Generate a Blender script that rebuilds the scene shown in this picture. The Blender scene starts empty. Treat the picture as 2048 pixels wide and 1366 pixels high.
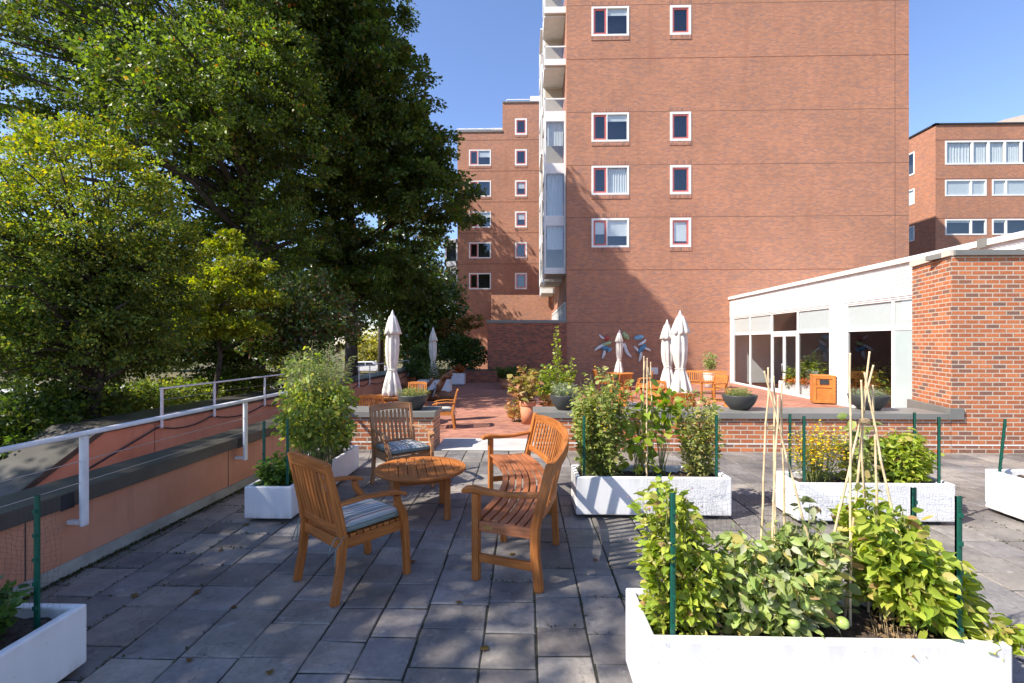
EXPO=0.95
import bpy, math, random
import numpy as np
from mathutils import Vector, Matrix
random.seed(7)
RS = np.random.RandomState(11)
R = math.radians
SC = bpy.context.scene
COL = SC.collection
# ------------------------------------------------------------------ camera geometry (2048 x 1366 picture units)
F = 955.0; H = 1.7; TH = R(1.45)
CT, ST = math.cos(TH), math.sin(TH)
TZ = -0.42                       # lower brick terrace level
GZ = -2.3                        # garden level outside the wall
def c2w(xc, d): return (xc*CT - d*ST, xc*ST + d*CT)
def ray(u, v):
    a, c = (u-1024)/F, (683-v)/F
    return (a*CT-ST, a*ST+CT, c)
def G(u, v, z=0.0):
    r = ray(u, v); t = (z-H)/r[2]; return Vector((r[0]*t, r[1]*t, z))
def PY(u, v, Y):
    r = ray(u, v); t = Y/r[1]; return (r[0]*t, H+r[2]*t)
def PD(u, v, d):
    r = ray(u, v); return Vector((r[0]*d, r[1]*d, H+r[2]*d))
# ------------------------------------------------------------------ object helpers
def tag(o, label, cat, group=None, kind=None):
    if label: o['label'] = label
    if cat: o['category'] = cat
    if group: o['group'] = group
    if kind: o['kind'] = kind
    return o
def empty(name, loc, rz=0, label=None, cat=None, group=None):
    o = bpy.data.objects.new(name, None); COL.objects.link(o)
    o.location = loc; o.rotation_euler = (0, 0, rz); o.empty_display_size = .2
    return tag(o, label, cat, group)
def copy_tree(o, parent=None):
    c = o.copy(); COL.objects.link(c); c.parent = parent
    for ch in list(o.children): copy_tree(ch, c)
    return c
def put(o, loc, rz, label, group=None):
    o.location = loc; o.rotation_euler = (0, 0, rz); o['label'] = label
    if group: o['group'] = group
    return o
class MB:
    def __init__(s, T=None): s.v=[]; s.f=[]; s.uv=[]; s.T=T; s.smooth=[]
    def add(s, vs, fs, uvs=None, smooth=False):
        b=len(s.v)
        for p in vs: s.v.append(tuple(s.T(*p)) if s.T else tuple(p))
        for i,f in enumerate(fs):
            s.f.append(tuple(b+k for k in f)); s.smooth.append(smooth)
            s.uv.extend(uvs[i] if uvs else [(vs[k][0]+vs[k][1]*.7, vs[k][2]) for k in f])
    def box(s, x0,x1,y0,y1,z0,z1, skip=''):
        v=[(x0,y0,z0),(x1,y0,z0),(x1,y1,z0),(x0,y1,z0),(x0,y0,z1),(x1,y0,z1),(x1,y1,z1),(x0,y1,z1)]
        F_={'f':(0,1,5,4),'r':(1,2,6,5),'b':(2,3,7,6),'l':(3,0,4,7),'t':(4,5,6,7),'u':(3,2,1,0)}
        fs=[];uv=[]
        for k,f in F_.items():
            if k in skip: continue
            fs.append(f)
            if k in 'fb': uv.append([(v[i][0],v[i][2]) for i in f])
            elif k in 'lr': uv.append([(v[i][1]+.07,v[i][2]) for i in f])
            else: uv.append([(v[i][0],v[i][1]) for i in f])
        s.add(v,fs,uv)
    def sweep(s, pts, w, h, side=None, closed_ends=True, smooth=False):
        """rectangular section swept along pts: w across (along side vector), h along the other normal; w,h scalars or lists"""
        pts=[Vector(p) for p in pts]; n=len(pts); off=random.uniform(0,50); L=0
        vs=[];Ls=[]
        for i,p in enumerate(pts):
            t=(pts[min(i+1,n-1)]-pts[max(i-1,0)]).normalized()
            sd=side[i] if isinstance(side,list) else side
            if sd is None: sd=Vector((1,0,0)) if abs(t.z)>.8 else t.cross(Vector((0,0,1)))
            sd=Vector(sd); sd=(sd-t*sd.dot(t)).normalized(); nn=sd.cross(t)
            ww=w[i] if isinstance(w,(list,tuple)) else w; hh=h[i] if isinstance(h,(list,tuple)) else h
            for a,b in ((-.5,-.5),(.5,-.5),(.5,.5),(-.5,.5)): vs.append(p+sd*a*ww+nn*b*hh)
            if i: L+=(pts[i]-pts[i-1]).length
            Ls.append(L)
        fs=[];uv=[]
        w0=w[0] if isinstance(w,(list,tuple)) else w; h0=h[0] if isinstance(h,(list,tuple)) else h
        per=[0,w0,w0+h0,2*w0+h0,2*w0+2*h0]
        for i in range(n-1):
            for k in range(4):
                k2=(k+1)%4
                fs.append((i*4+k,i*4+k2,i*4+4+k2,i*4+4+k))
                uv.append([(off+Ls[i],off+per[k]),(off+Ls[i],off+per[k+1]),(off+Ls[i+1],off+per[k+1]),(off+Ls[i+1],off+per[k])])
        if closed_ends:
            fs.append((3,2,1,0)); uv.append([(off,off+.03)]*4)
            b=(n-1)*4; fs.append((b,b+1,b+2,b+3)); uv.append([(off,off+.03)]*4)
        s.add(vs,fs,uv,smooth)
    def bar(s,p0,p1,w,h,side=None): s.sweep([p0,p1],w,h,side)
    def tube(s, pts, r, n=6, cap=True):
        pts=[Vector(p) for p in pts]; m=len(pts); vs=[];fs=[];uv=[]; L=0;Ls=[]
        ref=None
        for i,p in enumerate(pts):
            t=(pts[min(i+1,m-1)]-pts[max(i-1,0)])
            t=t.normalized() if t.length>1e-9 else Vector((0,0,1))
            if ref is None: ref=Vector((1,0,0)) if abs(t.x)<.8 else Vector((0,1,0))
            a=(ref-t*ref.dot(t)).normalized(); ref=a; b=t.cross(a)
            rr=r[i] if isinstance(r,(list,tuple)) else r
            for k in range(n):
                q=2*math.pi*k/n; vs.append(p+a*math.cos(q)*rr+b*math.sin(q)*rr)
            if i: L+=(pts[i]-pts[i-1]).length
            Ls.append(L)
        for i in range(m-1):
            for k in range(n):
                k2=(k+1)%n; fs.append((i*n+k,i*n+k2,i*n+n+k2,i*n+n+k))
                uv.append([(k/n,Ls[i]),((k+1)/n,Ls[i]),((k+1)/n,Ls[i+1]),(k/n,Ls[i+1])])
        if cap:
            fs.append(tuple(range(n-1,-1,-1))); uv.append([(0,0)]*n)
            fs.append(tuple(range((m-1)*n,m*n))); uv.append([(0,0)]*n)
        s.add(vs,fs,uv,n>4)
    def lathe(s, prof, n=24, c=(0,0,0), fr=None, smooth=True):
        """prof [(r,z)]; fr(angle,i)->radius factor"""
        vs=[];fs=[];uv=[]
        m=len(prof)
        for i,(r,z) in enumerate(prof):
            for k in range(n):
                q=2*math.pi*k/n; q_r=r*(fr(q,i) if fr else 1)
                vs.append((c[0]+q_r*math.cos(q),c[1]+q_r*math.sin(q),c[2]+z))
        for i in range(m-1):
            for k in range(n):
                k2=(k+1)%n; fs.append((i*n+k,i*n+k2,i*n+n+k2,i*n+n+k))
                uv.append([(k/n,prof[i][1]),((k+1)/n,prof[i][1]),((k+1)/n,prof[i+1][1]),(k/n,prof[i+1][1])])
        if prof[0][0]>1e-4: fs.append(tuple(range(n-1,-1,-1))); uv.append([(0,0)]*n)
        if prof[-1][0]>1e-4: fs.append(tuple(range((m-1)*n,m*n))); uv.append([(vs[(m-1)*n+k][0],vs[(m-1)*n+k][1]) for k in range(n)])
        s.add(vs,fs,uv,smooth)
    def prism(s, poly, z0, z1):
        n=len(poly); vs=[(x,y,z0) for x,y in poly]+[(x,y,z1) for x,y in poly]
        fs=[(i,(i+1)%n,n+(i+1)%n,n+i) for i in range(n)]; uv=[];L=0
        for i in range(n):
            d=math.dist(poly[i],poly[(i+1)%n]); uv.append([(L,z0),(L+d,z0),(L+d,z1),(L,z1)]); L+=d
        fs.append(tuple(range(n,2*n))); uv.append([poly[i] for i in range(n)])
        fs.append(tuple(range(n-1,-1,-1))); uv.append([poly[i] for i in range(n-1,-1,-1)])
        s.add(vs,fs,uv)
    def extrude_xz(s, poly, y0, y1):      # polygon in x,z, thickness along y
        n=len(poly); vs=[(x,y0,z) for x,z in poly]+[(x,y1,z) for x,z in poly]
        fs=[tuple(range(n)),tuple(range(2*n-1,n-1,-1))]+[(i,n+i,n+(i+1)%n,(i+1)%n) for i in range(n)]
        s.add(vs,fs)
    def build(s, name, mat, parent=None, bevel=0, seg=2, attr=None, normals=True):
        me=bpy.data.meshes.new(name); me.from_pydata(s.v,[],s.f)
        uvl=me.uv_layers.new(name='UVMap'); uvl.data.foreach_set('uv',np.array(s.uv,dtype=np.float32).ravel())
        me.polygons.foreach_set('use_smooth',np.array(s.smooth,dtype=bool))
        if mat: me.materials.append(mat)
        me.update()
        o=bpy.data.objects.new(name,me); COL.objects.link(o)
        if parent: o.parent=parent
        if bevel:
            m=o.modifiers.new('b','BEVEL'); m.width=bevel; m.segments=seg; m.limit_method='ANGLE'; m.angle_limit=R(40)
            m.use_clamp_overlap=True
        return o
def vattr(o, cols, name='col'):
    me=o.data; a=me.attributes.new(name,'FLOAT_COLOR','POINT')
    c=np.ones((len(me.vertices),4),dtype=np.float32); c[:,:3]=cols; a.data.foreach_set('color',c.ravel())
# ------------------------------------------------------------------ materials
def newmat(name):
    m=bpy.data.materials.new(name); m.use_nodes=True; nt=m.node_tree; nt.nodes.clear()
    out=nt.nodes.new('ShaderNodeOutputMaterial'); b=nt.nodes.new('ShaderNodeBsdfPrincipled')
    nt.links.new(b.outputs[0],out.inputs[0]); return m,nt,b,out
def N(nt,t,**kw):
    n=nt.nodes.new('ShaderNode'+t)
    for k,v in kw.items():
        if k in n.inputs: n.inputs[k].default_value=v
        else: setattr(n,k,v)
    return n
def ramp(nt,fac,stops):
    r=nt.nodes.new('ShaderNodeValToRGB'); e=r.color_ramp.elements
    while len(e)>1: e.remove(e[0])
    e[0].position=stops[0][0]; e[0].color=(*stops[0][1],1)
    for p,c in stops[1:]:
        q=e.new(p); q.color=(*c,1)
    nt.links.new(fac,r.inputs[0]); return r.outputs[0]
def mixc(nt,a,b,f,mode='MIX'):
    m=nt.nodes.new('ShaderNodeMix'); m.data_type='RGBA'; m.blend_type=mode
    for s,v in ((m.inputs[6],a),(m.inputs[7],b),(m.inputs[0],f)):
        if isinstance(v,(int,float)): s.default_value=v
        elif isinstance(v,tuple): s.default_value=(*v,1)
        else: nt.links.new(v,s)
    return m.outputs[2]
def bump(nt,b,h,strength=.3,dist=.01):
    n=nt.nodes.new('ShaderNodeBump'); n.inputs['Strength'].default_value=strength; n.inputs['Distance'].default_value=dist
    nt.links.new(h,n.inputs['Height']); nt.links.new(n.outputs[0],b.inputs['Normal'])
def coords(nt,kind='Object',scale=(1,1,1)):
    t=nt.nodes.new('ShaderNodeTexCoord'); m=nt.nodes.new('ShaderNodeMapping'); m.inputs['Scale'].default_value=scale
    nt.links.new(t.outputs[kind],m.inputs[0]); return m.outputs[0]
def noise(nt,vec,scale,detail=4,rough=.55):
    n=nt.nodes.new('ShaderNodeTexNoise'); n.inputs['Scale'].default_value=scale; n.inputs['Detail'].default_value=detail; n.inputs['Roughness'].default_value=rough
    nt.links.new(vec,n.inputs['Vector']); return n.outputs['Fac']
def simple(name,c,rough=.6,var=.12,scale=6,metal=0,b_s=.15,b_scale=60,b_d=.002,kind='Object',spec=.4):
    m,nt,b,o=newmat(name); v=coords(nt,kind)
    n=noise(nt,v,scale,5)
    lo=tuple(x*(1-var) for x in c); hi=tuple(min(1,x*(1+var)) for x in c)
    nt.links.new(ramp(nt,n,[(.3,lo),(.7,hi)]),b.inputs['Base Color'])
    b.inputs['Roughness'].default_value=rough; b.inputs['Metallic'].default_value=metal; b.inputs['Specular IOR Level'].default_value=spec
    if b_s: bump(nt,b,noise(nt,v,b_scale,4),b_s,b_d)
    return m
def brickmat(name,stops,mortar,bw=.203,rh=.0677,ms=.0045,big=.25,bs=.6,bias=0,rough=.85,grime=None,fine=.6):
    m,nt,b,o=newmat(name); v=coords(nt,'UV')
    t=nt.nodes.new('ShaderNodeTexBrick'); nt.links.new(v,t.inputs['Vector'])
    t.inputs['Color1'].default_value=(0,0,0,1); t.inputs['Color2'].default_value=(1,1,1,1); t.inputs['Mortar'].default_value=(.5,.5,.5,1)
    t.inputs['Scale'].default_value=1; t.inputs['Mortar Size'].default_value=ms; t.inputs['Mortar Smooth'].default_value=.15; t.inputs['Bias'].default_value=bias
    t.inputs['Brick Width'].default_value=bw; t.inputs['Row Height'].default_value=rh; t.offset=.5
    c=ramp(nt,t.outputs['Color'],stops)
    n1=noise(nt,v,38,4); c=mixc(nt,c,ramp(nt,n1,[(.3,(.55,.55,.55)),(.7,(1.35,1.3,1.25))]),fine,'MULTIPLY')
    n2=noise(nt,v,.45,4); c=mixc(nt,c,ramp(nt,n2,[(.3,(1-big,1-big,1-big)),(.7,(1+big*.6,1+big*.55,1+big*.5))]),1.0,'MULTIPLY')
    nm=noise(nt,v,3,3); mo=mixc(nt,mortar,tuple(x*.6 for x in mortar),nm)
    c=mixc(nt,c,mo,t.outputs['Fac'])
    if grime:   # weathering streaks with a shape of their own
        gs=nt.nodes.new('ShaderNodeMapping'); gs.inputs['Scale'].default_value=(1.6,.16,1); nt.links.new(v,gs.inputs[0])
        c=mixc(nt,c,mixc(nt,c,grime,.5),ramp(nt,noise(nt,gs.outputs[0],1.2,5),[(.55,(0,0,0)),(.75,(1,1,1))]))
    nt.links.new(c,b.inputs['Base Color']); b.inputs['Roughness'].default_value=rough; b.inputs['Specular IOR Level'].default_value=.25
    inv=nt.nodes.new('ShaderNodeMath'); inv.operation='SUBTRACT'; inv.inputs[0].default_value=1; nt.links.new(t.outputs['Fac'],inv.inputs[1])
    a=nt.nodes.new('ShaderNodeMath'); a.operation='MULTIPLY_ADD'; nt.links.new(n1,a.inputs[0]); a.inputs[1].default_value=.35; nt.links.new(inv.outputs[0],a.inputs[2])
    bump(nt,b,a.outputs[0],bs,.006)
    return m
def woodmat(name,c1,c2,c3,rough=.6,weather=0):
    m,nt,b,o=newmat(name); v=coords(nt,'UV',(1.6,26,1)); n=noise(nt,v,2.2,6,.6)
    v2=coords(nt,'UV',(1,1,1)); n2=noise(nt,v2,1.3,2)
    c=ramp(nt,n,[(.25,c1),(.5,c2),(.75,c3)])
    c=mixc(nt,c,ramp(nt,n2,[(.3,(.68,.66,.64)),(.7,(1.2,1.2,1.2))]),.9,'MULTIPLY')
    v4=coords(nt,'UV',(5,90,1)); c=mixc(nt,c,ramp(nt,noise(nt,v4,1.5,3),[(.3,(.7,.66,.62)),(.7,(1.15,1.15,1.15))]),.7,'MULTIPLY'); c=mixc(nt,c,(.40,.27,.17),ramp(nt,noise(nt,coords(nt,'Object'),2.3,6,.7),[(.56,(0,0,0)),(.78,(.32,.32,.32))]))
    v3=coords(nt,'UV',(.8,5,1)); 
    c=mixc(nt,c,tuple(x*.45 for x in c1),ramp(nt,noise(nt,v3,2.0,6,.65),[(.55,(0,0,0)),(.72,(.55,.55,.55))]))
    if weather:
        w=ramp(nt,noise(nt,coords(nt,'Object'),3,5),[(.35,(0,0,0)),(.65,(weather,)*3)]); c=mixc(nt,c,(.33,.27,.21),w)
    nt.links.new(c,b.inputs['Base Color']); b.inputs['Roughness'].default_value=rough; b.inputs['Specular IOR Level'].default_value=.3
    bump(nt,b,n,.4,.003); return m
def leafmat(name,trans=.42,rough=.45,spec=.35):
    m,nt,b,o=newmat(name); a=N(nt,'Attribute',attribute_name='col')
    g=nt.nodes.new('ShaderNodeNewGeometry')
    nt.links.new(a.outputs['Color'],b.inputs['Base Color']); b.inputs['Roughness'].default_value=rough; b.inputs['Specular IOR Level'].default_value=spec
    t=nt.nodes.new('ShaderNodeBsdfTranslucent'); h=N(nt,'HueSaturation',Saturation=1.15,Value=1.75)
    nt.links.new(a.outputs['Color'],h.inputs['Color']); nt.links.new(mixc(nt,h.outputs[0],(.35,.45,.02),.15),t.inputs['Color'])
    mx=nt.nodes.new('ShaderNodeMixShader'); mx.inputs[0].default_value=trans
    nt.links.new(b.outputs[0],mx.inputs[1]); nt.links.new(t.outputs[0],mx.inputs[2]); nt.links.new(mx.outputs[0],o.inputs[0])
    return m
def glassmat(name,tint=(.75,.8,.8),refl=.16):
    m,nt,b,o=newmat(name); nt.nodes.remove(b)
    t=N(nt,'BsdfTransparent',Color=(*tint,1)); g=N(nt,'BsdfGlossy',Roughness=.02,Color=(.9,.93,.97,1))
    lw=N(nt,'LayerWeight',Blend=.5); f=N(nt,'Math',operation='POWER'); nt.links.new(lw.outputs['Facing'],f.inputs[0]); f.inputs[1].default_value=4; ad=N(nt,'Math',operation='MULTIPLY_ADD'); nt.links.new(f.outputs[0],ad.inputs[0]); ad.inputs[1].default_value=.6; ad.inputs[2].default_value=refl; ad.use_clamp=True
    n=N(nt,'TexNoise',Scale=.9); bp=N(nt,'Bump',Strength=.04,Distance=.02); tc=N(nt,'TexCoord'); nt.links.new(tc.outputs['Object'],n.inputs['Vector']); nt.links.new(n.outputs['Fac'],bp.inputs['Height']); nt.links.new(bp.outputs[0],g.inputs['Normal'])
    mx=N(nt,'MixShader'); nt.links.new(ad.outputs[0],mx.inputs[0]); nt.links.new(t.outputs[0],mx.inputs[1]); nt.links.new(g.outputs[0],mx.inputs[2]); nt.links.new(mx.outputs[0],o.inputs[0])
    return m
M={}
M['brick_near']=brickmat('brick_near',[(0,(.19,.11,.085)),(.15,(.27,.12,.075)),(.3,(.38,.125,.055)),(.7,(.47,.15,.06)),(1,(.55,.195,.08))],(.60,.50,.39),big=.12,ms=.0085)
M['brick_tower']=brickmat('brick_tower',[(0,(.29,.14,.105)),(.3,(.355,.153,.09)),(.7,(.415,.172,.095)),(1,(.465,.198,.108))],(.50,.38,.29),big=.13,fine=.3,bs=.3,grime=(.30,.13,.08))
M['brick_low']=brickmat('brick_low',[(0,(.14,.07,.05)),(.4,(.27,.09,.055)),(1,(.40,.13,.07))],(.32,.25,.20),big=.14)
M['brick_paving']=brickmat('brick_paving',[(0,(.28,.125,.09)),(.5,(.37,.16,.11)),(1,(.46,.215,.145))],(.36,.25,.18),bw=.2,rh=.1,ms=.003,big=.2,bs=.25)
M['soldier']=brickmat('soldier',[(0,(.22,.11,.08)),(.5,(.35,.14,.09)),(1,(.45,.19,.11))],(.48,.40,.33),bw=.0677,rh=.3,big=.1)
M['joint']=simple('joint',(.19,.085,.055),.9,.1)
M['white_paint']=simple('white_paint',(.72,.71,.68),.5,.07,3,b_s=.05)
M['rail_paint']=simple('rail_paint',(.70,.69,.69),.4,.12,9,b_s=.2)
M['planter']=simple('planter',(.80,.80,.79),.55,.05,4,b_s=.25,b_scale=180,b_d=.0015)
M['red_sash']=simple('red_sash',(.50,.13,.11),.5,.08)
M['dark']=simple('dark',(.03,.03,.032),.8,.2)
M['room']=simple('room',(.05,.045,.04),.9,.3,.6)
M['blind']=simple('blind',(.72,.73,.71),.8,.03)
M['soffit']=simple('soffit',(.44,.38,.29),.8,.06,2)
M['glass']=glassmat('glass',(.92,.94,.94),.07)
M['glass_big']=glassmat('glass_big',(.90,.92,.92),.06)
M['glass_frost']=simple('glass_frost',(.38,.45,.44),.25,.06,1.5,b_s=0)
M['coping']=simple('coping',(.062,.056,.047),.42,.3,2.5,b_s=.1,b_scale=20)
M['coping_light']=simple('coping_light',(.185,.178,.158),.45,.12,2.5,b_s=.1)
M['beige']=simple('beige',(.62,.54,.43),.6,.05,3)
M['concrete']=simple('concrete',(.30,.29,.25),.85,.3,5,b_s=.4,b_scale=80)
M['slab']=simple('slab',(.44,.42,.39),.75,.12,3,b_s=.2)
M['terracotta']=simple('terracotta',(.50,.20,.10),.7,.15,8,b_s=.2)
M['bowl']=simple('bowl',(.05,.05,.047),.5,.12,6,b_s=.1)

def plantermat():
    m,nt,b,o=newmat('planter_shell'); v=coords(nt,'Object'); t=N(nt,'TexCoord'); sz=N(nt,'SeparateXYZ'); nt.links.new(t.outputs['Object'],sz.inputs[0])
    n=noise(nt,coords(nt,'Object',(9,9,1.2)),1.5,5,.6)
    ed=ramp(nt,sz.outputs[2],[(.035,(1,1,1)),(.10,(.15,.15,.15)),(.28,(.1,.1,.1)),(.40,(.65,.65,.65))])
    f=mixc(nt,(0,0,0),ed,ramp(nt,n,[(.38,(0,0,0)),(.70,(.85,.85,.85))])); c=mixc(nt,(.74,.73,.715),(.44,.41,.36),f)
    sp=ramp(nt,noise(nt,v,70,3,.5),[(.70,(0,0,0)),(.74,(.6,.6,.6))]); c=mixc(nt,c,(.30,.25,.2),mixc(nt,(0,0,0),sp,.7))
    nt.links.new(c,b.inputs['Base Color']); b.inputs['Roughness'].default_value=.5; bump(nt,b,noise(nt,v,160,3),.25,.0015); return m
M['planter']=plantermat()
M['soil']=simple('soil',(.075,.05,.035),.95,.6,30,b_s=1,b_scale=50,b_d=.02)
M['bark']=simple('bark',(.055,.043,.035),.95,.45,9,b_s=1,b_scale=25,b_d=.03)
M['stem']=simple('stem',(.17,.19,.06),.7,.3,20)
M['dry_stem']=simple('dry_stem',(.30,.22,.12),.8,.3,20)
M['bamboo']=simple('bamboo',(.58,.44,.26),.55,.22,14,b_s=.1)
M['stake']=simple('stake',(.008,.085,.055),.35,.2,10,b_s=.1)
M['net']=simple('net',(.02,.02,.02),.6,.1,b_s=0)
M['wire']=simple('wire',(.45,.45,.46),.35,.05,metal=.7,b_s=0)
M['hose']=simple('hose',(.03,.028,.03),.5,.2)
M['canvas']=simple('canvas',(.62,.58,.51),.85,.20,3,b_s=.5,b_scale=14,b_d=.012)
M['iron']=simple('iron',(.02,.02,.022),.5,.1)
M['brass']=simple('brass',(.55,.36,.12),.35,.1,metal=.8)
M['fruit']=simple('fruit',(.30,.38,.10),.3,.15,20,b_s=0)
M['teak']=woodmat('teak',(.25,.078,.017),(.41,.138,.030),(.55,.22,.060))
M['teak_red']=woodmat('teak_red',(.25,.085,.03),(.37,.135,.055),(.46,.19,.09),.5)
M['teak_pale']=woodmat('teak_pale',(.30,.115,.035),(.44,.19,.065),(.54,.27,.11),.5,.35)
M['teak_bright']=woodmat('teak_bright',(.38,.125,.025),(.54,.20,.042),(.66,.28,.075))
M['driftwood']=woodmat('driftwood',(.10,.045,.025),(.20,.09,.045),(.34,.18,.10),.6)
M['leaf']=leafmat('leaf'); M['leaf_soft']=leafmat('leaf_soft',.42,.5,.3); M['leaf_dark']=leafmat('leaf_dark',.2,.33,.5)
def stuccomat():
    m,nt,b,o=newmat('stucco'); v=coords(nt,'UV'); n=noise(nt,v,1.1,6,.6); n2=noise(nt,v,90,3)
    c=ramp(nt,n,[(.3,(.46,.185,.10)),(.7,(.62,.29,.175))])
    vs=coords(nt,'UV',(2.2,.25,1)); c=mixc(nt,c,(.26,.13,.10),ramp(nt,noise(nt,vs,2.4,5),[(.56,(0,0,0)),(.74,(.5,.5,.5))]))
    c=mixc(nt,c,(.68,.46,.38),ramp(nt,noise(nt,v,14,5,.7),[(.70,(0,0,0)),(.78,(.5,.5,.5))]))
    nt.links.new(c,b.inputs['Base Color']); b.inputs['Roughness'].default_value=.9; bump(nt,b,n2,.35,.004); return m
M['stucco']=stuccomat()
def stonemat():
    m,nt,b,o=newmat('bluestone'); a=N(nt,'Attribute',attribute_name='col'); v=coords(nt,'Object')
    n=noise(nt,v,2.6,7,.62); n2=noise(nt,v,28,5,.6); n3=noise(nt,v,7,6,.7)
    c=mixc(nt,a.outputs['Color'],ramp(nt,n,[(.28,(.56,.56,.58)),(.72,(1.42,1.38,1.30))]),1,'MULTIPLY')
    c=mixc(nt,c,ramp(nt,n2,[(.3,(.85,.85,.85)),(.7,(1.15,1.15,1.15))]),1,'MULTIPLY')
    c=mixc(nt,c,(.36,.34,.32),ramp(nt,n3,[(.60,(0,0,0)),(.74,(.7,.7,.7))]))
    c=mixc(nt,c,(.065,.06,.06),ramp(nt,noise(nt,v,1.0,5,.65),[(.58,(0,0,0)),(.72,(.5,.5,.5))]))
    mu=N(nt,'TexMusgrave') if False else None
    # thin cleft lines in the slate
    w=nt.nodes.new('ShaderNodeTexVoronoi'); w.feature='DISTANCE_TO_EDGE'; w.inputs['Scale'].default_value=1.35
    wv=nt.nodes.new('ShaderNodeVectorMath'); wv.operation='ADD'; nn=nt.nodes.new('ShaderNodeTexNoise'); nn.inputs['Scale'].default_value=4; nn.inputs['Detail'].default_value=5
    nt.links.new(v,nn.inputs['Vector']); nt.links.new(v,wv.inputs[0]); sc=nt.nodes.new('ShaderNodeVectorMath'); sc.operation='SCALE'; sc.inputs['Scale'].default_value=.55; nt.links.new(nn.outputs['Color'],sc.inputs[0]); nt.links.new(sc.outputs[0],wv.inputs[1]); nt.links.new(wv.outputs[0],w.inputs['Vector'])
    cr=ramp(nt,w.outputs['Distance'],[(.0,(1,1,1)),(.007,(0,0,0))]); c=mixc(nt,c,(.07,.065,.06),mixc(nt,cr,(0,0,0),.45))
    nt.links.new(c,b.inputs['Base Color']); nt.links.new(ramp(nt,n3,[(.3,(.45,.45,.45)),(.7,(.75,.75,.75))]),b.inputs['Roughness'])
    b.inputs['Specular IOR Level'].default_value=.4
    ad=nt.nodes.new('ShaderNodeMath'); ad.operation='MULTIPLY_ADD'; ad.inputs[1].default_value=.25; nt.links.new(n2,ad.inputs[0]); nt.links.new(n3,ad.inputs[2])
    bump(nt,b,ad.outputs[0],.45,.012); return m
M['stone']=stonemat()
M['joint_soil']=simple('joint_soil',(.035,.035,.022),.95,.5,30,b_s=.8,b_scale=60,b_d=.01)
def stripemat():
    m,nt,b,o=newmat('cushion_stripe'); v=coords(nt,'UV'); sx=N(nt,'SeparateXYZ'); nt.links.new(v,sx.inputs[0])
    mm=N(nt,'Math',operation='MULTIPLY'); mm.inputs[1].default_value=6.2; nt.links.new(sx.outputs[0],mm.inputs[0])
    fr=N(nt,'Math',operation='FRACT'); nt.links.new(mm.outputs[0],fr.inputs[0])
    c=ramp(nt,fr.outputs[0],[(0,(.13,.16,.15)),(.1,(.62,.58,.50)),(.2,(.22,.09,.07)),(.26,(.60,.57,.50)),(.4,(.30,.33,.32)),(.55,(.60,.58,.52)),(.62,(.10,.13,.16)),(.72,(.62,.60,.52)),(.86,(.24,.27,.25))])
    nt.links.new(c,b.inputs['Base Color']); b.inputs['Roughness'].default_value=.95; bump(nt,b,noise(nt,v,120,2),.3,.002); return m
M['stripe']=stripemat()
M['piping']=simple('piping',(.16,.21,.19),.9,.15,20)
# ------------------------------------------------------------------ world, sun, camera
S=Vector((-.64,-.32,.70)).normalized()
w=bpy.data.worlds.new("World"); SC.world=w; w.use_nodes=True; nt=w.node_tree
bg=nt.nodes['Background']; sky=nt.nodes.new('ShaderNodeTexSky'); sky.sky_type='NISHITA'; sky.sun_disc=False
sky.sun_elevation=math.asin(S.z); sky.sun_rotation=math.atan2(S.x,S.y)%(2*math.pi); sky.air_density=1.0; sky.dust_density=.25; sky.ozone_density=4
hs=nt.nodes.new('ShaderNodeMix'); hs.data_type='RGBA'; hs.blend_type='MULTIPLY'; hs.inputs[0].default_value=1; hs.inputs[7].default_value=(1.02,.97,1.06,1); nt.links.new(sky.outputs[0],hs.inputs[6]); nt.links.new(hs.outputs[2],bg.inputs[0]); bg.inputs[1].default_value=.132
sl=bpy.data.lights.new('sun','SUN'); sl.energy=5.0; sl.angle=R(.53); sl.color=(1,.94,.86)
so=bpy.data.objects.new('sun',sl); COL.objects.link(so); so.rotation_euler=S.to_track_quat('Z','Y').to_euler(); so.location=(-20,-10,25)
cam=bpy.data.cameras.new('camera'); co=bpy.data.objects.new('camera',cam); COL.objects.link(co); SC.camera=co
co.location=(0,0,H); co.rotation_euler=(R(90),0,TH); cam.sensor_width=36; cam.lens=36*F/2048; cam.clip_end=900; cam.clip_start=.05
SC.view_settings.view_transform='Standard'; SC.view_settings.look='None'; SC.view_settings.gamma=1; SC.view_settings.exposure=EXPO
# ------------------------------------------------------------------ leaves
LEAF_Q=(np.array([(0,0,0),(-.32,.5,.08),(0,1,-.05),(.32,.5,.08)]),[(0,3,2,1)])
LEAF_O=(np.array([(0,0,0),(-.30,.28,.06),(0,.30,-.02),(.30,.28,.06),(-.33,.58,.03),(0,.62,-.05),(.33,.58,.03),(0,1,-.20)]),[(0,2,1),(0,3,2),(1,2,5,4),(2,3,6,5),(4,5,7),(5,6,7)])
_r=[(.22,.27),(.45,.37),(.68,.32),(.88,.16)]
_v=[(0,0,0)];_f=[]
for _t,_w in _r: _z=-.22*_t*_t; _v+=[(-_w,_t-.04,_z+.09-_w*.1),(0,_t,_z),(_w,_t-.04,_z+.09-_w*.1)]
_v.append((0,1,-.25)); _f+=[(0,2,1),(0,3,2)]
for _i in range(3):
    _b=1+3*_i; _f+=[(_b,_b+1,_b+4,_b+3),(_b+1,_b+2,_b+5,_b+4)]
_f+=[(10,11,13),(11,12,13)]
LEAF_B=(np.array(_v),_f)
LEAF_N=(np.array([(0,0,0),(-.10,.4,.03),(0,1,-.12),(.10,.4,.03)]),[(0,3,2,1)])
a_=np.linspace(0,2*np.pi,7)[:-1]
PETAL=(np.array([(0,0,.12)]+[(math.cos(t)*.5,math.sin(t)*.5,0) for t in a_]),[(0,i+1,(i+1)%6+1) for i in range(6)])
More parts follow.
